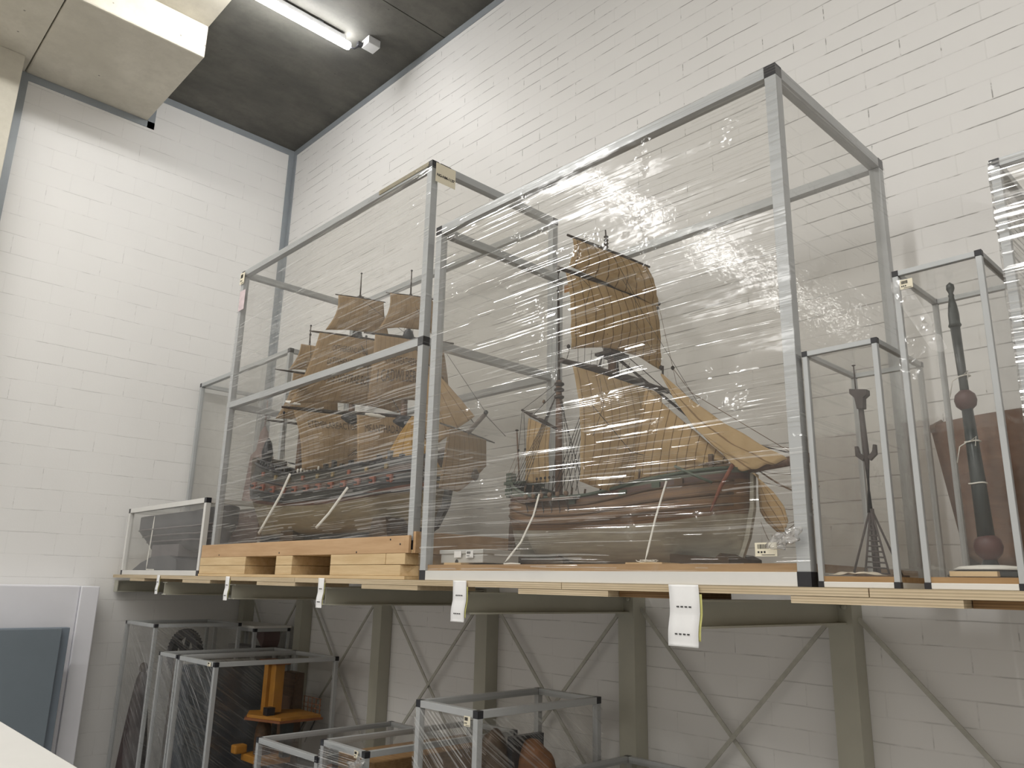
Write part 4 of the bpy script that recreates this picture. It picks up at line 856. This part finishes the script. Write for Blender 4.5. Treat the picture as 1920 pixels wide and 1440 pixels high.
sailA(0, (-0.055, 1.372), (0.12, 1.372), (0.17, 1.21), (-0.115, 1.20), 0.02, 10, -0.012, 0.0, 0.01)
sailA(0, (-0.085, 1.185), (0.17, 1.185), (0.21, 0.90), (-0.165, 0.895), 0.03, 12, -0.02, 0.0, 0.01)
# furled white bits on the yards
for (i, a0, a1, z) in ((1, -0.36, -0.28, 0.905), (2, -0.20, -0.10, 0.80), (1, 0.02, 0.12, 0.89)):
    mx, my, th, _ = masts[i]; spar(QM(mx, my, th, a0, z+0.004, 0.02), QM(mx, my, th, a1, z-0.006, 0.03), 0.010, 'furled_cloth', m_cotton, sA, 0.5, 0.2)
# printed lines of lettering on the square sails
def sail_text(fn, body, u0, u1, v0, v1, flip=False):
    cu = bpy.data.curves.new('t', 'FONT'); cu.body = body; cu.size = 1.0; cu.resolution_u = 2
    tmp = bpy.data.objects.new('t', cu); me = bpy.data.meshes.new_from_object(tmp); bpy.data.objects.remove(tmp)
    xs = [v.co.x for v in me.vertices]; ys = [v.co.y for v in me.vertices]
    xa, xb, ya, yb = min(xs), max(xs), min(ys), max(ys)
    b = bmesh.new(); b.from_mesh(me); bmesh.ops.subdivide_edges(b, edges=[e for e in b.edges if e.calc_length() > 0.4], cuts=2); bpy.data.meshes.remove(me)
    for v in b.verts:
        u = u0 + (u1-u0)*(v.co.x-xa)/(xb-xa); t = v1 - (v1-v0)*(v.co.y-ya)/(yb-ya)
        q = fn(u, t); du = fn(u+0.01, t)-q; dv = fn(u, t+0.01)-q; n = dv.cross(du).normalized()
        if n.x < 0: n = -n
        v.co = q + n*0.0035
    m2 = bpy.data.meshes.new('lettering'); b.to_mesh(m2); b.free(); m2.materials.append(m_letter)
    o = bpy.data.objects.new('lettering', m2); COL.objects.link(o); return o
m_letter = mat_plain('faded_brown_lettering', (0.12, 0.075, 0.04), 0.8, 0, 0.2, 40)
def addtxt(sail, fn, rows):
    for (body, u0, u1, v0, v1) in rows:
        o = sail_text(fn, body, u0, u1, v0, v1); o.parent = sail
addtxt(o_ts2, f_ts2, [('THE', 0.60, 0.70, 0.20, 0.27), ('RTHEWEATHEFRMTHE', 0.16, 0.72, 0.33, 0.45), ('I CADWLBERCNOV MA', 0.08, 0.95, 0.53, 0.72)])
addtxt(o_ts1, f_ts1, [('OFTHEREANDAMEN', 0.20, 0.62, 0.16, 0.25), ('LETWHEN THECLEAR', 0.18, 0.66, 0.35, 0.45), ('MARE NOSTRAE EOM', 0.18, 0.66, 0.58, 0.70)])
addtxt(o_co2, f_co2, [('MEANTHADANHPAOZR', 0.10, 0.88, 0.20, 0.38)])
addtxt(o_co1, f_co1, [('ETEMPLAREACTOMNI', 0.10, 0.62, 0.16, 0.28)])
# bowsprit, spritsail, jibs
MB().ring_tube([QA(1.42, 0, 0.57), (3.30, -0.63, 0.63), (3.492, -0.63, 0.748)], [0.018, 0.014, 0.010], 10).build('bowsprit', mat_plain('grey_spar', (0.24, 0.20, 0.18), 0.5), sA)
MB().lathe((3.495, -0.63, 0.755), [(0.006, -0.01), (0.012, 0), (0.006, 0.01)], 8).build('mast_cap', m_black, sA)
th = math.radians(110)
spar(QM(3.36, -0.62, th, -0.25, 0.676), QM(3.36, -0.62, th, 0.27, 0.676), 0.006, 'sprit_yard', m_spar, sA, 0.5)
MB().grid(lambda u, v: QM(3.36, -0.62, th, -0.19+0.354*u, 0.671, 0.01).lerp(QM(3.36, -0.62, th, 0.155 if u > 0.99 else -0.27+0.42*u, 0.385 + 0.155*max(0, (u-0.35)/0.65)**1.1, 0.02), v) + Vector((0.03, 0, 0))*math.sin(PI*u)*math.sin(PI*v*0.8), 18, 18, 9, 1).build('spritsail', m_sailA2, sA, 0, 0.0012)
rope([(3.49, -0.63, 0.745), (3.385, -0.40, 0.69)], 0.0015, sA, m_rope, 'sheet_line')
s_, _f = sail_mesh((3.06, -0.635, 1.055), (3.075, -0.635, 1.050), (3.425, -0.635, 0.745), (3.09, -0.66, 0.600), (0.02, -0.045, 0), 5, 0, 0.02, 0); s_.build('jib', m_sailA2, sA, 0, 0.0012)
s_, _f = sail_mesh((3.02, -0.70, 0.790), (3.045, -0.70, 0.785), (3.26, -0.66, 0.475), (2.90, -0.80, 0.500), (0.02, -0.04, 0), 4, 0, 0, 0); s_.build('jib', m_sailA3, sA, 0, 0.0012)
rope([(2.90, -0.665, 1.45), (3.49, -0.63, 0.76)], 0.0012, sA, m_rope, 'forestay'); rope([(2.90, -0.665, 1.23), (3.42, -0.63, 0.71)], 0.0022, sA, m_rope, 'forestay'); rope([(2.455, -0.70, 1.32), (2.90, -0.68, 0.82)], 0.0022, sA, m_rope, 'main_stay')
rope([(2.455, -0.70, 1.56), (2.90, -0.67, 1.25)], 0.0012, sA, m_rope, 'main_stay'); rope([(2.46, -0.70, 1.575), (2.56, -0.69, 1.53)], 0.0014, sA, m_rope, 'main_stay')
for (i, a, z) in ((1, -0.26, 1.32), (2, -0.22, 1.23), (1, -0.36, 0.87)):
    mx, my, th_, _ = masts[i]; q = QM(mx, my, th_, a, z-0.02, 0.01); block(q, 0.007, sA, m_black); rope([q, QM(mx, my, th_, a+0.03, z-0.33, 0.03)], 0.0011, sA, m_rope, 'sheet_line')
ribbon([(2.25, -0.925, 0.545), (2.19, -0.94, 0.43), (2.03, -0.965, 0.23)], 0.014, 'white cotton tie from the stern side of the dark ship down to the pallet')
ribbon([(2.79, -0.895, 0.435), (2.70, -0.935, 0.31), (2.63, -0.96, 0.240)], 0.013, 'white cotton tie from the bow side of the dark ship down to the pallet')
for (x0, x1, lb) in ((1.95, 2.12, 'dark cradle block under the stern of the dark ship'), (2.85, 3.02, 'dark cradle block under the bow of the dark ship')):
    tag(MB().prism([(x0, -0.80, 0.1700), (x1, -0.80, 0.1700), (x1-0.03, -0.80, 0.29), (x0+0.03, -0.80, 0.29)], (0, 0.2, 0)).build('cradle_block', m_wedge), lb, 'cradle', 'cradle blocks under the dark ship')

# ---- s: long dark hull model in the low case
sC = thing('hull_model', (0.8, -0.86, 0.03), 'dark grey unrigged hull model on a stepped stand in the low case', 'model ship')
m_hg = mat_plain('dark_grey_hull', (0.10, 0.10, 0.11), 0.6, 0, 0.1, 8); m_hg2 = mat_plain('grey_brown_hull', (0.16, 0.145, 0.15), 0.6, 0, 0.1, 8)
hm, pt_ = hull_mesh(1.20, 0.145, lambda t: 0.395+0.03*max(0, (t-0.8)/0.2), lambda t: 0.15, lambda s: 0.03*s, 2.2, 30, 12, 0.85, 0.0)
for v in hm.bm.verts: v.co += Vector((0.22, -0.86, 0))
hm.build('hull', m_hg, sC)
for s0 in (0.62, 0.45, 0.30):
    MB().ring_tube([Vector((pt_(t/20, s0, -1).x+0.22, pt_(t/20, s0, -1).y-0.862, pt_(t/20, s0, -1).z)) for t in range(20)], 0.006, 6).build('wale', m_hg2, sC)
MB().prism([(0.20, -0.99, 0.0305), (1.0, -0.99, 0.0305), (0.98, -0.99, 0.10), (0.85, -0.99, 0.125), (0.55, -0.99, 0.12), (0.35, -0.99, 0.08)], (0, 0.20, 0)).build('stand', m_hg, sC)
MB().prism([(0.45, -0.96, 0.12), (0.92, -0.96, 0.12), (0.92, -0.96, 0.2), (0.45, -0.96, 0.2)], (0, 0.14, 0)).build('stand_block', m_hg2, sC)
MB().ring_tube([(1.30, -0.86, 0.41), (1.42, -0.86, 0.425)], [0.018, 0.012], 8).build('stem_post', m_hg, sC)
ribbon([(0.55, -1.005, 0.39), (0.545, -1.01, 0.2), (0.53, -1.01, 0.036), (0.66, -1.005, 0.034)], 0.008, 'thin white cotton tie over the grey hull in the low case')
# ---- g: red tower
tw = thing('tower_model', (0.86, -0.40, 0.05), 'slim dark reddish tower model narrowing to a spire, in the corner case', 'model tower')
m_tw = mat_plain('dusty_red_wood', (0.20, 0.115, 0.10), 0.6, 0, 0.15, 12)
MB().lathe((0.80, -0.40, 0.0505), [(0.22, 0), (0.22, 0.04), (0.19, 0.05), (0.15, 0.40), (0.12, 0.42), (0.085, 0.80), (0.05, 0.84), (0.03, 0.98), (0.008, 1.02)], 8).build('tower_body', m_tw, tw)
MB().ring_tube([(0.80, -0.40, 1.07), (0.80, -0.40, 1.27)], [0.008, 0.004], 8).build('spire', m_tw, tw)
MB().lathe((0.80, -0.40, 0.47), [(0.16, -0.01), (0.175, 0), (0.16, 0.012)], 16).build('gallery', m_tw, tw)
# ---- C: beacon
bc = thing('beacon_model', (5.295, -0.88, 0.03), 'slender dark beacon model with a T shaped head and lattice foot', 'model beacon')
m_bc = mat_plain('dark_brown_beacon', (0.065, 0.048, 0.045), 0.6, 0, 0.15, 30)
BX, BY = 5.296, -0.88
MB().ring_tube([(BX-0.004, BY, 0.19), (BX, BY, 0.34), (BX-0.004, BY, 0.49)], [0.0075, 0.008, 0.007], 8).build('mast', m_bc, bc)
MB().ring_tube([(BX, BY, 0.03), (BX, BY, 0.20)], [0.010, 0.0065], 8).build('mast_foot', m_bc, bc)
MB().ring_tube([(BX-0.013, BY, 0.515), (BX-0.013, BY, 0.588)], 0.0018, 6).build('rod', m_bc, bc)
MB().lathe((BX-0.013, BY, 0.588), [(0.002, -0.002), (0.006, 0), (0.002, 0.002)], 8).build('rod_cap', m_bc, bc)
MB().prism([(BX-0.026, BY-0.012, 0.522), (BX+0.019, BY-0.012, 0.514), (BX+0.019, BY-0.012, 0.501), (BX+0.008, BY-0.012, 0.493), (BX+0.006, BY-0.012, 0.465), (BX-0.010, BY-0.012, 0.465), (BX-0.014, BY-0.012, 0.496), (BX-0.026, BY-0.012, 0.509)], (0, 0.024, 0)).build('head', m_bc, bc)
for sx in (-1, 1):
    MB().prism([(BX+sx*0.004, BY-0.006, 0.335), (BX+sx*0.010, BY-0.006, 0.325), (BX+sx*0.027, BY-0.006, 0.340), (BX+sx*0.027, BY-0.006, 0.365), (BX+sx*0.021, BY-0.006, 0.366), (BX+sx*0.017, BY-0.006, 0.348)], (0, 0.012, 0)).build('arm', m_bc, bc)
feet = [(-0.040, -0.05), (0.042, -0.03), (0.05, 0.03), (-0.025, 0.045)]
for fx, fy in feet: MB().ring_tube([(BX-0.002, BY, 0.205), (BX+fx, BY+fy, 0.031)], 0.0028, 6).build('leg', m_bc, bc)
MB().ring_tube([(BX+0.002, BY-0.006, 0.18), (BX+0.015, BY-0.03, 0.033)], 0.0026, 6).build('leg', m_bc, bc)
for k in range(12):
    t = 0.12+k*0.078; a = lerp((BX-0.002, BY, 0.205), (BX-0.012, BY-0.045, 0.035), t); b = lerp((BX-0.002, BY, 0.205), (BX+0.042, BY-0.03, 0.031), t)
    MB().ring_tube([a, b], 0.0022, 5).build('lattice_bar', m_bc, bc)
MB().ring_tube([(BX-0.002, BY, 0.205), (BX-0.012, BY-0.045, 0.033)], 0.0028, 6).build('leg', m_bc, bc)
MB().box(BX-0.035, BX+0.060, BY-0.055, BY+0.05, 0.0288, 0.0335).build('base_plate', m_dkwood, bc)
def cloth(name, c, r, h, label, col, seed, ex=1.0):
    rr = random.Random(seed); ph = [rr.uniform(0, 6) for _ in range(6)]
    def fn(u, v):
        x = (u-0.5)*2; y = (v-0.5)*2
        z = h*(0.5+0.5*math.sin(x*3.1+ph[0])*math.cos(y*2.3+ph[1]) + 0.25*math.sin(x*7+y*5+ph[2]))*(1-abs(x)**3)*(1-0.5*abs(y)**3)
        return Vector((c[0]+x*r*ex, c[1]+y*r*0.5+0.3*r*math.sin(x*4+ph[3]), c[2]+max(0.0006, z)))
    return tag(MB().grid(fn, 24, 16).build(name, col, None, 0, 0.0008), label, 'cloth')
m_silk = mat_plain('cream_silk', (0.72, 0.63, 0.50), 0.4, 0, 0.04, 30)
cloth('silk_strip', (5.290, -0.985, 0.030), 0.050, 0.013, 'crumpled cream silk strip at the foot of the slender beacon', m_silk, 3, 1.15)
# ---- D: dark pillar
pd = thing('pillar_model', (5.547, -0.885, 0.03), 'dark green pillar model with two dull red balls on a dark domed foot', 'model pillar')
m_pg = mat_plain('dark_green_bronze', (0.045, 0.055, 0.055), 0.35, 0.2, 0.15, 20); m_rb = mat_plain('dull_red_ball', (0.10, 0.036, 0.032), 0.45, 0, 0.12, 15)
DX, DY = 5.549, -0.888
MB().ring_tube([(DX+0.006, DY, 0.12), (DX+0.004, DY, 0.25), (DX, DY, 0.43)], [0.0185, 0.0165, 0.0125], 12).build('shaft', m_pg, pd)
MB().ring_tube([(DX, DY, 0.43), (DX-0.001, DY, 0.50), (DX-0.004, DY, 0.635)], [0.0105, 0.010, 0.0115], 12).build('upper_shaft', m_pg, pd)
MB().lathe((DX-0.004, DY, 0.64), [(0.0115, -0.005), (0.0155, 0.0), (0.013, 0.006), (0.013, 0.03), (0.010, 0.055), (0.006, 0.075), (0.0075, 0.080), (0.005, 0.085), (0.010, 0.098), (0.009, 0.108), (0.0005, 0.116)], 10).build('finial', m_pg, pd)
MB().lathe((DX-0.001, DY, 0.448), [(0.001, -0.026), (0.012, -0.024), (0.022, -0.014), (0.025, 0), (0.022, 0.014), (0.012, 0.024), (0.001, 0.026)], 20).build('ball', m_rb, pd)
MB().lathe((DX+0.008, DY, 0.098), [(0.001, -0.032), (0.014, -0.030), (0.027, -0.016), (0.031, 0), (0.027, 0.016), (0.014, 0.028), (0.001, 0.031)], 20).build('ball', m_rb, pd)
MB().lathe((DX+0.008, DY, 0.0295), [(0.090, 0), (0.090, 0.004), (0.080, 0.012), (0.055, 0.020), (0.02, 0.024), (0.012, 0.045)], 24).build('foot', m_pg, pd)
MB().lathe((DX+0.008, DY, 0.045), [(0.080, 0), (0.065, 0.008), (0.03, 0.0115), (0.014, 0.012)], 24).build('foot_cover', m_cotton, pd)
tag(bxo('wood_shim', (5.505, 5.60, -1.005, -0.985, 0.0288, 0.040), m_pine), 'pale wood strip in front of the domed foot of the dark pillar', 'shim')
for (z, r, lb) in ((0.345, 0.0165, 'white cotton band round the dark pillar under the upper ball'), (0.245, 0.0185, 'white cotton band halfway down the dark pillar'), (0.508, 0.0125, 'white cotton bow on the dark pillar above the upper ball')):
    b_ = MB().ring_tube([(DX+0.003+r*math.cos(a*PI/8), DY+r*math.sin(a*PI/8), z+0.001*math.sin(a)) for a in range(17)], 0.0019, 6)
    if z != 0.245: b_.ring_tube([(DX-0.002, DY-r, z), (DX-0.020, DY-r-0.006, z-0.012), (DX-0.030, DY-r-0.004, z-0.05)], 0.0014, 5).ring_tube([(DX+0.004, DY-r, z), (DX+0.018, DY-r-0.008, z+0.008), (DX+0.014, DY-r-0.006, z-0.014)], 0.0014, 5)
    tag(b_.build('cotton_band', m_cotton), lb, 'tie', 'cotton bands on the dark pillar')
# ---- F: brown hull against the wall behind the narrow cases
hf = thing('hull_model', (6.0, -0.34, 0.0), 'large reddish brown hull model standing behind the narrow cases', 'model ship')
m_hf = mat_wood('reddish_hull_planks', (0.24, 0.14, 0.095), (0.17, 0.095, 0.065), 'x', 1.0)
hm, _p = hull_mesh(1.45, 0.17, lambda t: 0.49+0.03*max(0, t-0.8), lambda t: 0.05+0.02*t, lambda s: 0.06*s, 2.0, 30, 12, 0.9, 0.0)
for v in hm.bm.verts: v.co = Vector((6.80-v.co.x, v.co.y-0.36, v.co.z))
hm.build('hull', m_hf, hf); MB().box(5.9, 6.6, -0.46, -0.26, 0.0005, 0.062).build('stand', m_dkwood, hf)
MB().ring_tube([(5.33, -0.36, 0.50), (5.285, -0.38, 0.482)], [0.016, 0.010], 8).build('figurehead', m_dkwood, hf)
MB().box(5.36, 6.7, -0.37, -0.35, 0.49, 0.505).build('rail', m_dkwood, hf)

# crumpled wrap on the corner of the ship case
def wad(c, r, label, mat, seed):
    b = MB(); rr = random.Random(seed); ph = [rr.uniform(0, 6) for _ in range(8)]
    def fn(u, v):
        a, h = u*2*PI, (v-0.5)*PI
        d = r*(1+0.25*math.sin(5*h+ph[5])+0.28*math.sin(3*a+ph[0]+2*h)+0.22*math.sin(7*a*1.0+ph[1])*math.cos(3*h+ph[2])+0.15*math.sin(11*a+ph[3]))
        return Vector((c[0]+d*1.7*math.cos(a)*math.cos(h), c[1]+d*0.35*math.sin(a)*math.cos(h), c[2]+d*0.75*math.sin(h)+0.25*d*math.cos(a)))
    return tag(b.grid(fn, 40, 20).build('wrap_wad', mat), label, 'plastic wrap')
m_wad = mat_clear('crumpled_wrap', 0.16, 2.0, (0.95, 0.95, 0.95), (0.85, 0.84, 0.82))
wad((5.150, -1.068, 0.118), 0.022, 'crumpled clear wrap bunched at the lower front corner of the brown ship case', m_wad, 2)
wad((3.215, -1.02, -0.735), 0.028, 'torn clear wrap hanging at the corner of the low floor case', m_wad, 5)

# ---- lower level contents
cg = thing('cog_wheel', (0.22, -0.62, -0.55), 'black cog wheel showing its upper half inside the leftmost floor case', 'cog wheel')
CX, CYy, CZz, RR = 0.480, -0.66, -0.515, 0.150
mbw = MB(); NT = 40
outer = []
prof = []
for k in range(NT*2):
    a = 2*PI*k/(NT*2); r = RR+(0.012 if k % 2 else 0.0); prof.append((r*math.cos(a), r*math.sin(a)))
def wheelpt(x, z, d): return Vector((CX+x*0.92, CYy+d+x*0.30, CZz+z))
for k in range(NT*2):
    a, b = prof[k], prof[(k+1) % (NT*2)]
    ia = (a[0]*0.72*RR/math.hypot(*a), a[1]*0.72*RR/math.hypot(*a)); ib = (b[0]*0.72*RR/math.hypot(*b), b[1]*0.72*RR/math.hypot(*b))
    mbw.prism([wheelpt(*a, -0.02), wheelpt(*b, -0.02), wheelpt(*ib, -0.02), wheelpt(*ia, -0.02)], (0, 0.04, 0))
mbw.build('rim', m_black, cg)
for k in range(6):
    a = k*PI/3+0.3; d = Vector((math.cos(a), 0, math.sin(a))); n = Vector((-d.z, 0, d.x))*0.012
    P_ = [d*0.02+n, d*RR*0.8+n, d*RR*0.8-n, d*0.02-n]; MB().prism([wheelpt(q.x, q.z, -0.012) for q in P_], (0, 0.024, 0)).build('spoke', m_black, cg)
MB().lathe((CX, CYy, CZz), [(0.03, -0.03), (0.035, 0), (0.03, 0.03)], 12, 'y').build('hub', m_black, cg)
MB().prism([(0.42, -0.72, FZ+0.043), (0.54, -0.72, FZ+0.043), (0.505, -0.72, -0.50), (0.455, -0.72, -0.50)], (0, 0.03, 0)).build('support', m_dkwood, cg)
MB().box(0.35, 0.62, -0.80, -0.55, FZ+0.043, FZ+0.10).build('base', m_dkwood, cg)
fg = thing('carved_figure', (0.36, -0.90, FZ+0.04), 'dark carved figure with a brown head at the left edge of the leftmost floor case', 'carving')
MB().lathe((0.50, -0.93, 0.0), [(0.10, FZ+0.043), (0.10, -1.3), (0.075, -1.0), (0.055, -0.80), (0.035, -0.66), (0.02, -0.62)], 12).build('body', mat_plain('black_brown_wood', (0.05, 0.035, 0.035), 0.5, 0, 0.2, 20), fg)
MB().lathe((0.50, -0.93, -0.590), [(0.006, -0.04), (0.024, -0.02), (0.028, 0.0), (0.018, 0.022), (0.004, 0.03)], 10).build('head', m_wedge, fg)
pg = thing('pedestal', (1.05, -0.60, FZ+0.04), 'grey and blue wrapped upright inside the narrow floor case', 'pedestal')
MB().box(0.955, 1.035, -0.90, -0.40, FZ+0.041, -0.52).build('pale_part', m_greybox, pg, 0.01)
MB().box(1.05, 1.185, -0.90, -0.35, FZ+0.041, -0.53).build('blue_part', mat_plain('deep_blue_card', (0.05, 0.065, 0.09), 0.6), pg, 0.01)
# yellow crane
yc = thing('crane_model', (1.45, -0.60, FZ+0.04), 'yellow crane or platform model with a wide deck and thin railings', 'model crane')
m_yel = mat_plain('ochre_paint', (0.46, 0.21, 0.03), 0.5, 0, 0.12, 15); m_red = mat_plain('rust_paint', (0.26, 0.09, 0.03), 0.5, 0, 0.15, 15)
YX, YY_ = 1.480, -0.50
MB().box(YX-0.085, YX-0.035, YY_-0.03, YY_+0.03, FZ+0.10, -0.497).build('column', m_yel, yc, 0.003)
MB().box(YX+0.02, YX+0.065, YY_-0.03, YY_+0.03, -0.78, -0.497).build('column', m_yel, yc, 0.003)
MB().box(YX-0.115, YX+0.095, YY_-0.05, YY_+0.05, -0.508, -0.488).build('column_head', m_red, yc, 0.002)
MB().box(YX-0.032, YX+0.018, YY_-0.01, YY_+0.02, -0.78, -0.51).build('column_web', m_yel, yc)
MB().prism([(1.315, -0.56, -0.805), (1.45, -0.64, -0.805), (1.695, -0.55, -0.805), (1.70, -0.29, -0.805), (1.44, -0.29, -0.805)], (0, 0, 0.016)).build('deck', m_yel, yc)
MB().prism([(1.305, -0.56, -0.818), (1.45, -0.655, -0.818), (1.705, -0.56, -0.818), (1.71, -0.28, -0.818), (1.43, -0.28, -0.818)], (0, 0, 0.0128)).build('deck_edge', m_red, yc)
MB().box(1.53, 1.58, -0.58, -0.53, -0.7885, -0.745).build('cabin', m_black, yc)
MB().prism([(1.56, -0.48, -0.8185), (1.64, -0.48, -0.8185), (1.62, -0.48, -1.02), (1.58, -0.48, -1.02)], (0, 0.05, 0)).build('under_truss', m_pg, yc)
for k in range(5):
    MB().ring_tube([(1.50+k*0.047, -0.295, -0.79), (1.50+k*0.047, -0.295, -0.705)], 0.003, 5).build('railing_post', m_red, yc)
for z in (-0.705, -0.74, -0.765): MB().ring_tube([(1.49, -0.295, z), (1.70, -0.295, z)], 0.0022, 5).build('railing', m_red, yc)
for k in range(3): MB().ring_tube([(1.62+k*0.035, -0.42+k*0.05, -0.818), (1.55+k*0.035, -0.44+k*0.05, -0.95)], 0.004, 5).build('strut', m_black, yc)
MB().box(YX-0.14, YX+0.10, YY_-0.10, YY_+0.10, -1.06, -1.02).build('lower_deck', m_yel, yc, 0.005)
MB().box(1.32, 1.38, -0.66, -0.58, -1.02, -0.97).build('winch', m_yel, yc, 0.01)
MB().lathe((1.44, -0.52, -1.0), [(0.045, -0.3), (0.05, 0.06), (0.045, 0.13), (0.03, 0.17)], 14).build('drum', m_dkwood, yc)
MB().box(1.28, 1.70, -0.85, -0.36, FZ+0.0445, FZ+0.10).build('base', m_dkwood, yc)
wdn = thing('wooden_chest', (1.33, -0.35, FZ+0.04), 'dark brown wooden chest behind the yellow crane', 'chest')
MB().box(1.255, 1.42, -0.325, -0.262, FZ+0.045, -0.58).build('chest_body', m_dkwood, wdn, 0.003); MB().box(1.258, 1.40, -0.335, -0.326, FZ+0.2, -0.72).build('front_panel', mat_plain('dull_brown_panel', (0.15, 0.085, 0.05), 0.6), wdn, 0.001)
rd = thing('red_prism', (0.74, -0.22, -0.4), 'dark red wedge seen inside the white topped floor case', 'model')
MB().prism([(0.70, -0.28, -0.362), (0.862, -0.28, -0.362), (0.862, -0.28, -0.42), (0.84, -0.28, -0.47)], (0, 0.12, 0)).build('wedge', mat_plain('dark_maroon', (0.10, 0.04, 0.04), 0.5), rd)
MB().box(0.25, 0.85, -0.25, -0.14, FZ+0.043, -0.48).build('grey_body', m_hg2, rd)
# relief, brown planks, flat case contents
rl = thing('carved_relief', (3.65, -0.6, FZ), 'brown rounded carved relief inside the case with black corner caps', 'carving')
m_rel = mat_plain('carved_brown_wood', (0.12, 0.075, 0.045), 0.5, 0, 0.3, 14, (1, 1, 1), 0.8); m_rel2 = mat_wood('orange_brown_wood', (0.26, 0.11, 0.04), (0.16, 0.07, 0.03), 'x', 1)
def relf(cx, cz, rx, rz, y, seed):
    rr = random.Random(seed); ph = [rr.uniform(0, 6) for _ in range(6)]
    def fn(u, v):
        a, h = u*2*PI, (v-0.5)*PI
        k = 1+0.05*math.sin(5*a+ph[0])+0.04*math.sin(9*a+ph[1])*math.cos(4*h+ph[2])
        return Vector((cx+rx*k*math.cos(a)*math.cos(h), y+0.07*k*math.sin(h), cz+rz*k*math.sin(a)*math.cos(h)))
    return MB().grid(fn, 40, 16)
relf(3.592, -0.74, 0.080, 0.155, -0.62, 3).build('carved_mass', m_rel, rl); relf(3.705, -0.78, 0.115, 0.165, -0.50, 6).build('rounded_mass', m_rel2, rl)
MB().box(3.655, 3.685, -0.60, -0.42, -1.0, -0.605).build('dark_strap', m_black, rl)
MB().box(3.52, 3.82, -0.9, -0.40, FZ+0.0485, -0.86).build('plinth', m_greybox, rl)
MB().box(3.52, 3.56, -0.915, -0.905, -0.80, -0.72).build('white_card', m_cotton, rl)
hl = thing('hull_model', (4.1, -0.45, -0.75), 'small dark hull lying at the bottom edge right of the brown relief', 'model ship')
MB().ring_tube([(3.90, -0.50, -0.80), (4.05, -0.47, -0.778), (4.20, -0.45, -0.760), (4.28, -0.44, -0.735)], [0.006, 0.022, 0.02, 0.006], 10).build('hull', m_black, hl); MB().box(3.92, 4.28, -0.6, -0.3, FZ+0.045, -0.80).build('plinth', m_greybox, hl)
pk = thing('plank_model', (3.07, -0.6, FZ), 'dark brown planked model inside the low floor case with torn wrap', 'model')
MB().box(2.93, 3.205, -0.93, -0.22, FZ+0.045, -0.735).build('planked_body', m_plydark, pk, 0.004)
pk2 = thing('plank_model', (2.6, -0.6, FZ), 'reddish model inside the grey topped floor case', 'model')
MB().prism([(2.55, -0.90, -0.90), (2.84, -0.90, -0.80), (2.84, -0.90, FZ+0.045), (2.40, -0.90, FZ+0.045)], (0, 0.5, 0)).build('body', m_red, pk2)
